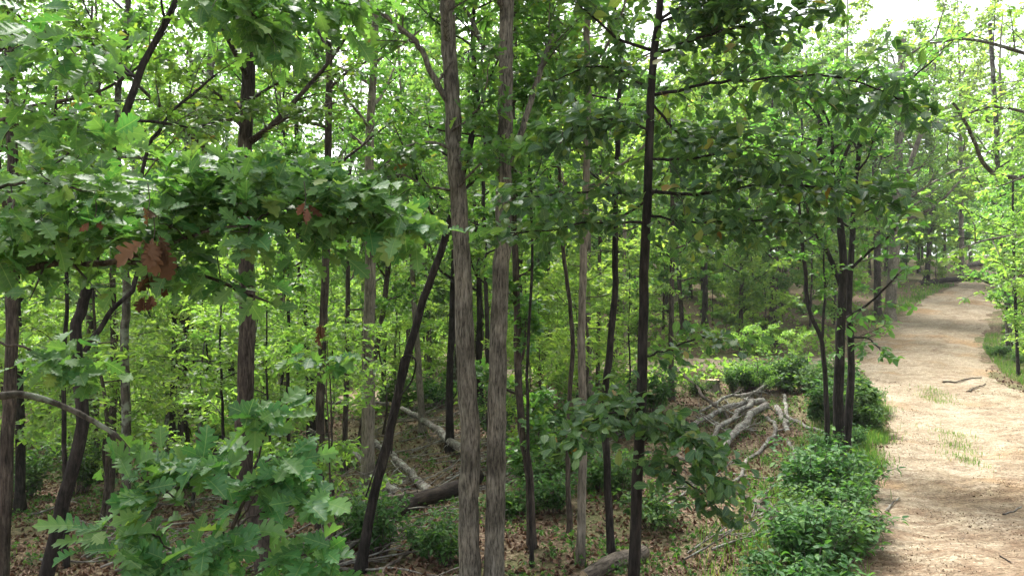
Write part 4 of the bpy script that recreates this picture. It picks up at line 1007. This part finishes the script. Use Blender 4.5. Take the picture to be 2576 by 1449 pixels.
stuff_leaves('ground_cover', 'low green seedlings sprinkled over the leaf litter', scatter_pts(8500, 7.5, 31, thr=-.1), .075, 'diamond', M_SHRUB, 6, .16)
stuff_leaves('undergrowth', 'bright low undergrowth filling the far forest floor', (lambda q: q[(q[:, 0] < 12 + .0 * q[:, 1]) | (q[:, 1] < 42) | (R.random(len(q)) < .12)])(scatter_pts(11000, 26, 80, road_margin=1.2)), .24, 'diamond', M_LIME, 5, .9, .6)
# fallen leaves
pts = scatter_pts(60000, 6.5, 30, road_margin=-.25, power=1.25); m = len(pts)
az = R.uniform(0, 6.28, m); pts[:, 2] += R.uniform(.004, .03, m)
lvl = (pts, norm(np.column_stack([np.cos(az), np.sin(az), R.normal(0, .12, m)])), norm(UP + .28 * R.normal(size=(m, 3))), R.uniform(.05, .11, m))
b = MB(); add_leaves(b, lvl, 'diamond'); tag(obj('leaf_litter', b.mesh('leaf_litter', [M_LITTER])), 'brown fallen leaves covering the forest floor', 'leaf litter', kind='stuff')
# largest of the fallen leaves singly, as pieces of the ground
me = leaf_meshes('oak2', M_LITTER)
k = 0
for X, Y in zip(R.uniform(1250, 1900, 400), R.uniform(1280, 1449, 400)):
    g = hit(X, Y)
    if abs(g[0] - road_x(g[1])) < 2.9 or k >= 220: continue
    o = obj('leaf', me[k % 5], ground, (g[0], g[1], g[2] + .03)); s = R.uniform(.08, .13); o.scale = (s, s, s); o.rotation_euler = (R.normal(0, .3), R.normal(0, .3), R.uniform(0, 6.28)); k += 1
# grass
def grass(name, label, pts, hgt, w=.006):
    n = len(pts); az = R.uniform(0, 6.28, n); ln = R.uniform(.3, 1.3, n) * hgt
    side = np.column_stack([np.cos(az), np.sin(az), 0 * az]); out = np.column_stack([-np.sin(az), np.cos(az), 0 * az]) * R.uniform(.2, .7, n)[:, None]
    p1 = pts + ln[:, None] * (out * .3 + UP * .6); p2 = pts + ln[:, None] * (out + UP * .95)
    v = np.stack([pts - side * w, pts + side * w, p1 - side * w * .8, p1 + side * w * .8, p2], 1)
    b = MB(); o = (np.arange(n) * 5)[:, None]
    b.add(v.reshape(-1, 3), quads=np.array([[0, 1, 3, 2]]) + o, tris=np.array([[2, 3, 4]]) + o)
    return tag(obj(name, b.mesh(name, [M_GRASS])), label, 'grass', kind='stuff')
y = R.uniform(8.5, 26, 17000); off = -2.3 - np.abs(R.normal(0, .75, len(y))) + .2 * R.normal(size=len(y)) * (R.random(len(y)) < .3) + .12 * np.sin(y * 2.1) + .1 * np.sin(y * 5.3)
x = road_x(y) + off * 1.18; g1 = np.column_stack([x, y, H(x, y) + .01])
y = R.uniform(17, 40, 6000); x = road_x(y) + (2.5 + np.abs(R.normal(0, .7, len(y)))) * 1.25; g2 = np.column_stack([x, y, H(x, y) + .01])
cs = [];
for (X, Y, n, s) in ((2345, 1010, 260, .35), (2360, 1000, 200, .3), (2410, 1130, 260, .3), (2430, 1165, 200, .25), (2350, 985, 120, .3), (2395, 1100, 160, .3)):
    g = hit(X, Y); c = R.normal(0, s, (n, 2)) * [.6, 1.6] + g[:2]; cs.append(np.column_stack([c, H(c[:, 0], c[:, 1]) + .05]))
grass('grass', 'fresh green grass along the verges of the dirt road', np.vstack([g1, g2]), .26)
grass('grass_tufts', 'sparse grass tufts growing in the middle of the sandy road', np.vstack(cs), .12, .005)
pg = scatter_pts(30000, 8, 34, thr=.35); pg = pg[(pg[:, 0] > 1.5) | (R.random(len(pg)) < .35)]
grass('forest_grass', 'thin grass patches between the trees in the clearing', pg, .16, .005)
y = R.uniform(46, 64, 1600); x = road_x(y) - 3.3 - np.abs(R.normal(0, 1.2, len(y))); 
grass('verge_grass', 'pale grass strip beside the road where it climbs', np.column_stack([x, y, H(x, y)]), .3, .02)
# road debris
def on_road(n, y0, y1, u=1.0):
    y = R.uniform(y0, y1, n); x = road_x(y) + R.uniform(-2.4, 2.4, n) * u * 1.1
    return x, y
x, y = on_road(40000, 8, 28); k = (patch_noise(x * 1.3, y * 1.1) + .5 * patch_noise(x * 4, y * 5) > .75 - .35 * (y < 13)) | (R.random(len(x)) < .04); x, y = x[k], y[k]; n = len(x)
az = R.normal(.1, .8, n)
lvl = (np.column_stack([x, y, H(x, y) + .055]), norm(np.column_stack([np.cos(az), np.sin(az), R.normal(0, .1, n)])), norm(UP + .25 * R.normal(size=(n, 3))), R.uniform(.009, .028, n) * (1 + (R.random(n) < .04)))
b = MB(); add_leaves(b, lvl, 'diamond'); tag(obj('road_litter', b.mesh('road_litter', [M_LITTER])), 'crumbled brown leaves strewn over the sandy road', 'leaf litter', kind='stuff')
x, y = on_road(6000, 8, 34); n = len(x); b = MB(); s = R.uniform(.004, .014, n) * R.uniform(.6, 1.5, n)
oc = np.array([[1, 0, 0], [0, 1, 0], [-1, 0, 0], [0, -1, 0], [0, 0, .7], [0, 0, -.7]], float); ft = np.array([[0, 1, 4], [1, 2, 4], [2, 3, 4], [3, 0, 4], [1, 0, 5], [2, 1, 5], [3, 2, 5], [0, 3, 5]])
v = np.column_stack([x, y, H(x, y) + .052])[:, None] + oc[None] * s[:, None, None] * R.uniform(.6, 1.4, (n, 6, 1)); b.add(v.reshape(-1, 3), tris=(ft[None] + (np.arange(n) * 6)[:, None, None]).reshape(-1, 3))
tag(obj('pebbles', b.mesh('pebbles', [M_PEB])), 'small pale pebbles scattered on the sandy road', 'pebbles', kind='stuff')
# sticks on the road
for (pp, w, m_, lab) in (([(2140, 1335), (2180, 1320), (2225, 1310)], (9, 4), B_ROT, 'dark rotten stick jutting from the shrubs onto the road'),
                        ([(2228, 1300), (2240, 1285), (2262, 1262)], (5, 3), B_DEAD, 'bleached forked stick lying on the sand'),
                        ([(2370, 967), (2420, 962), (2470, 955)], (4, 3), B_LOG, 'long brown stick lying across the road'),
                        ([(2432, 990), (2455, 980), (2478, 970)], (4, 2), B_LOG, 'short brown stick on the road beside the long one'),
                        ([(2520, 1305), (2548, 1296), (2568, 1285)], (4, 3), B_DEAD, 'thin pale crooked stick on the road sand'),
                        ([(2515, 1410), (2530, 1420), (2545, 1430)], (4, 3), B_ROT, 'small dark stick on trampled litter')):
    o = fallen('road_stick', lab, pp, w, m_, raise_end=(.06, .06), category='stick', sides=6)

# ================================================================== air
m, n_, N, L = new_mat('haze_air')
pv = N.new('ShaderNodeVolumePrincipled'); pv.inputs['Density'].default_value = .0004; pv.inputs['Color'].default_value = (.94, .97, 1, 1); pv.inputs['Anisotropy'].default_value = .3
out = N.new('ShaderNodeOutputMaterial'); L.new(pv.outputs[0], out.inputs['Volume'])
b = MB(); x0, x1, y0, y1, z0, z1 = -610, 710, -310, 910, float(gz.min()) - 1, 62
b.add([(x0, y0, z0), (x1, y0, z0), (x1, y1, z0), (x0, y1, z0), (x0, y0, z1), (x1, y0, z1), (x1, y1, z1), (x0, y1, z1)], quads=[(3, 2, 1, 0), (4, 5, 6, 7), (0, 1, 5, 4), (1, 2, 6, 5), (2, 3, 7, 6), (3, 0, 4, 7)])
tag(obj('haze', b.mesh('haze', [m], smooth_shade=False)), 'thin pale summer haze between the trees', 'haze', kind='stuff')
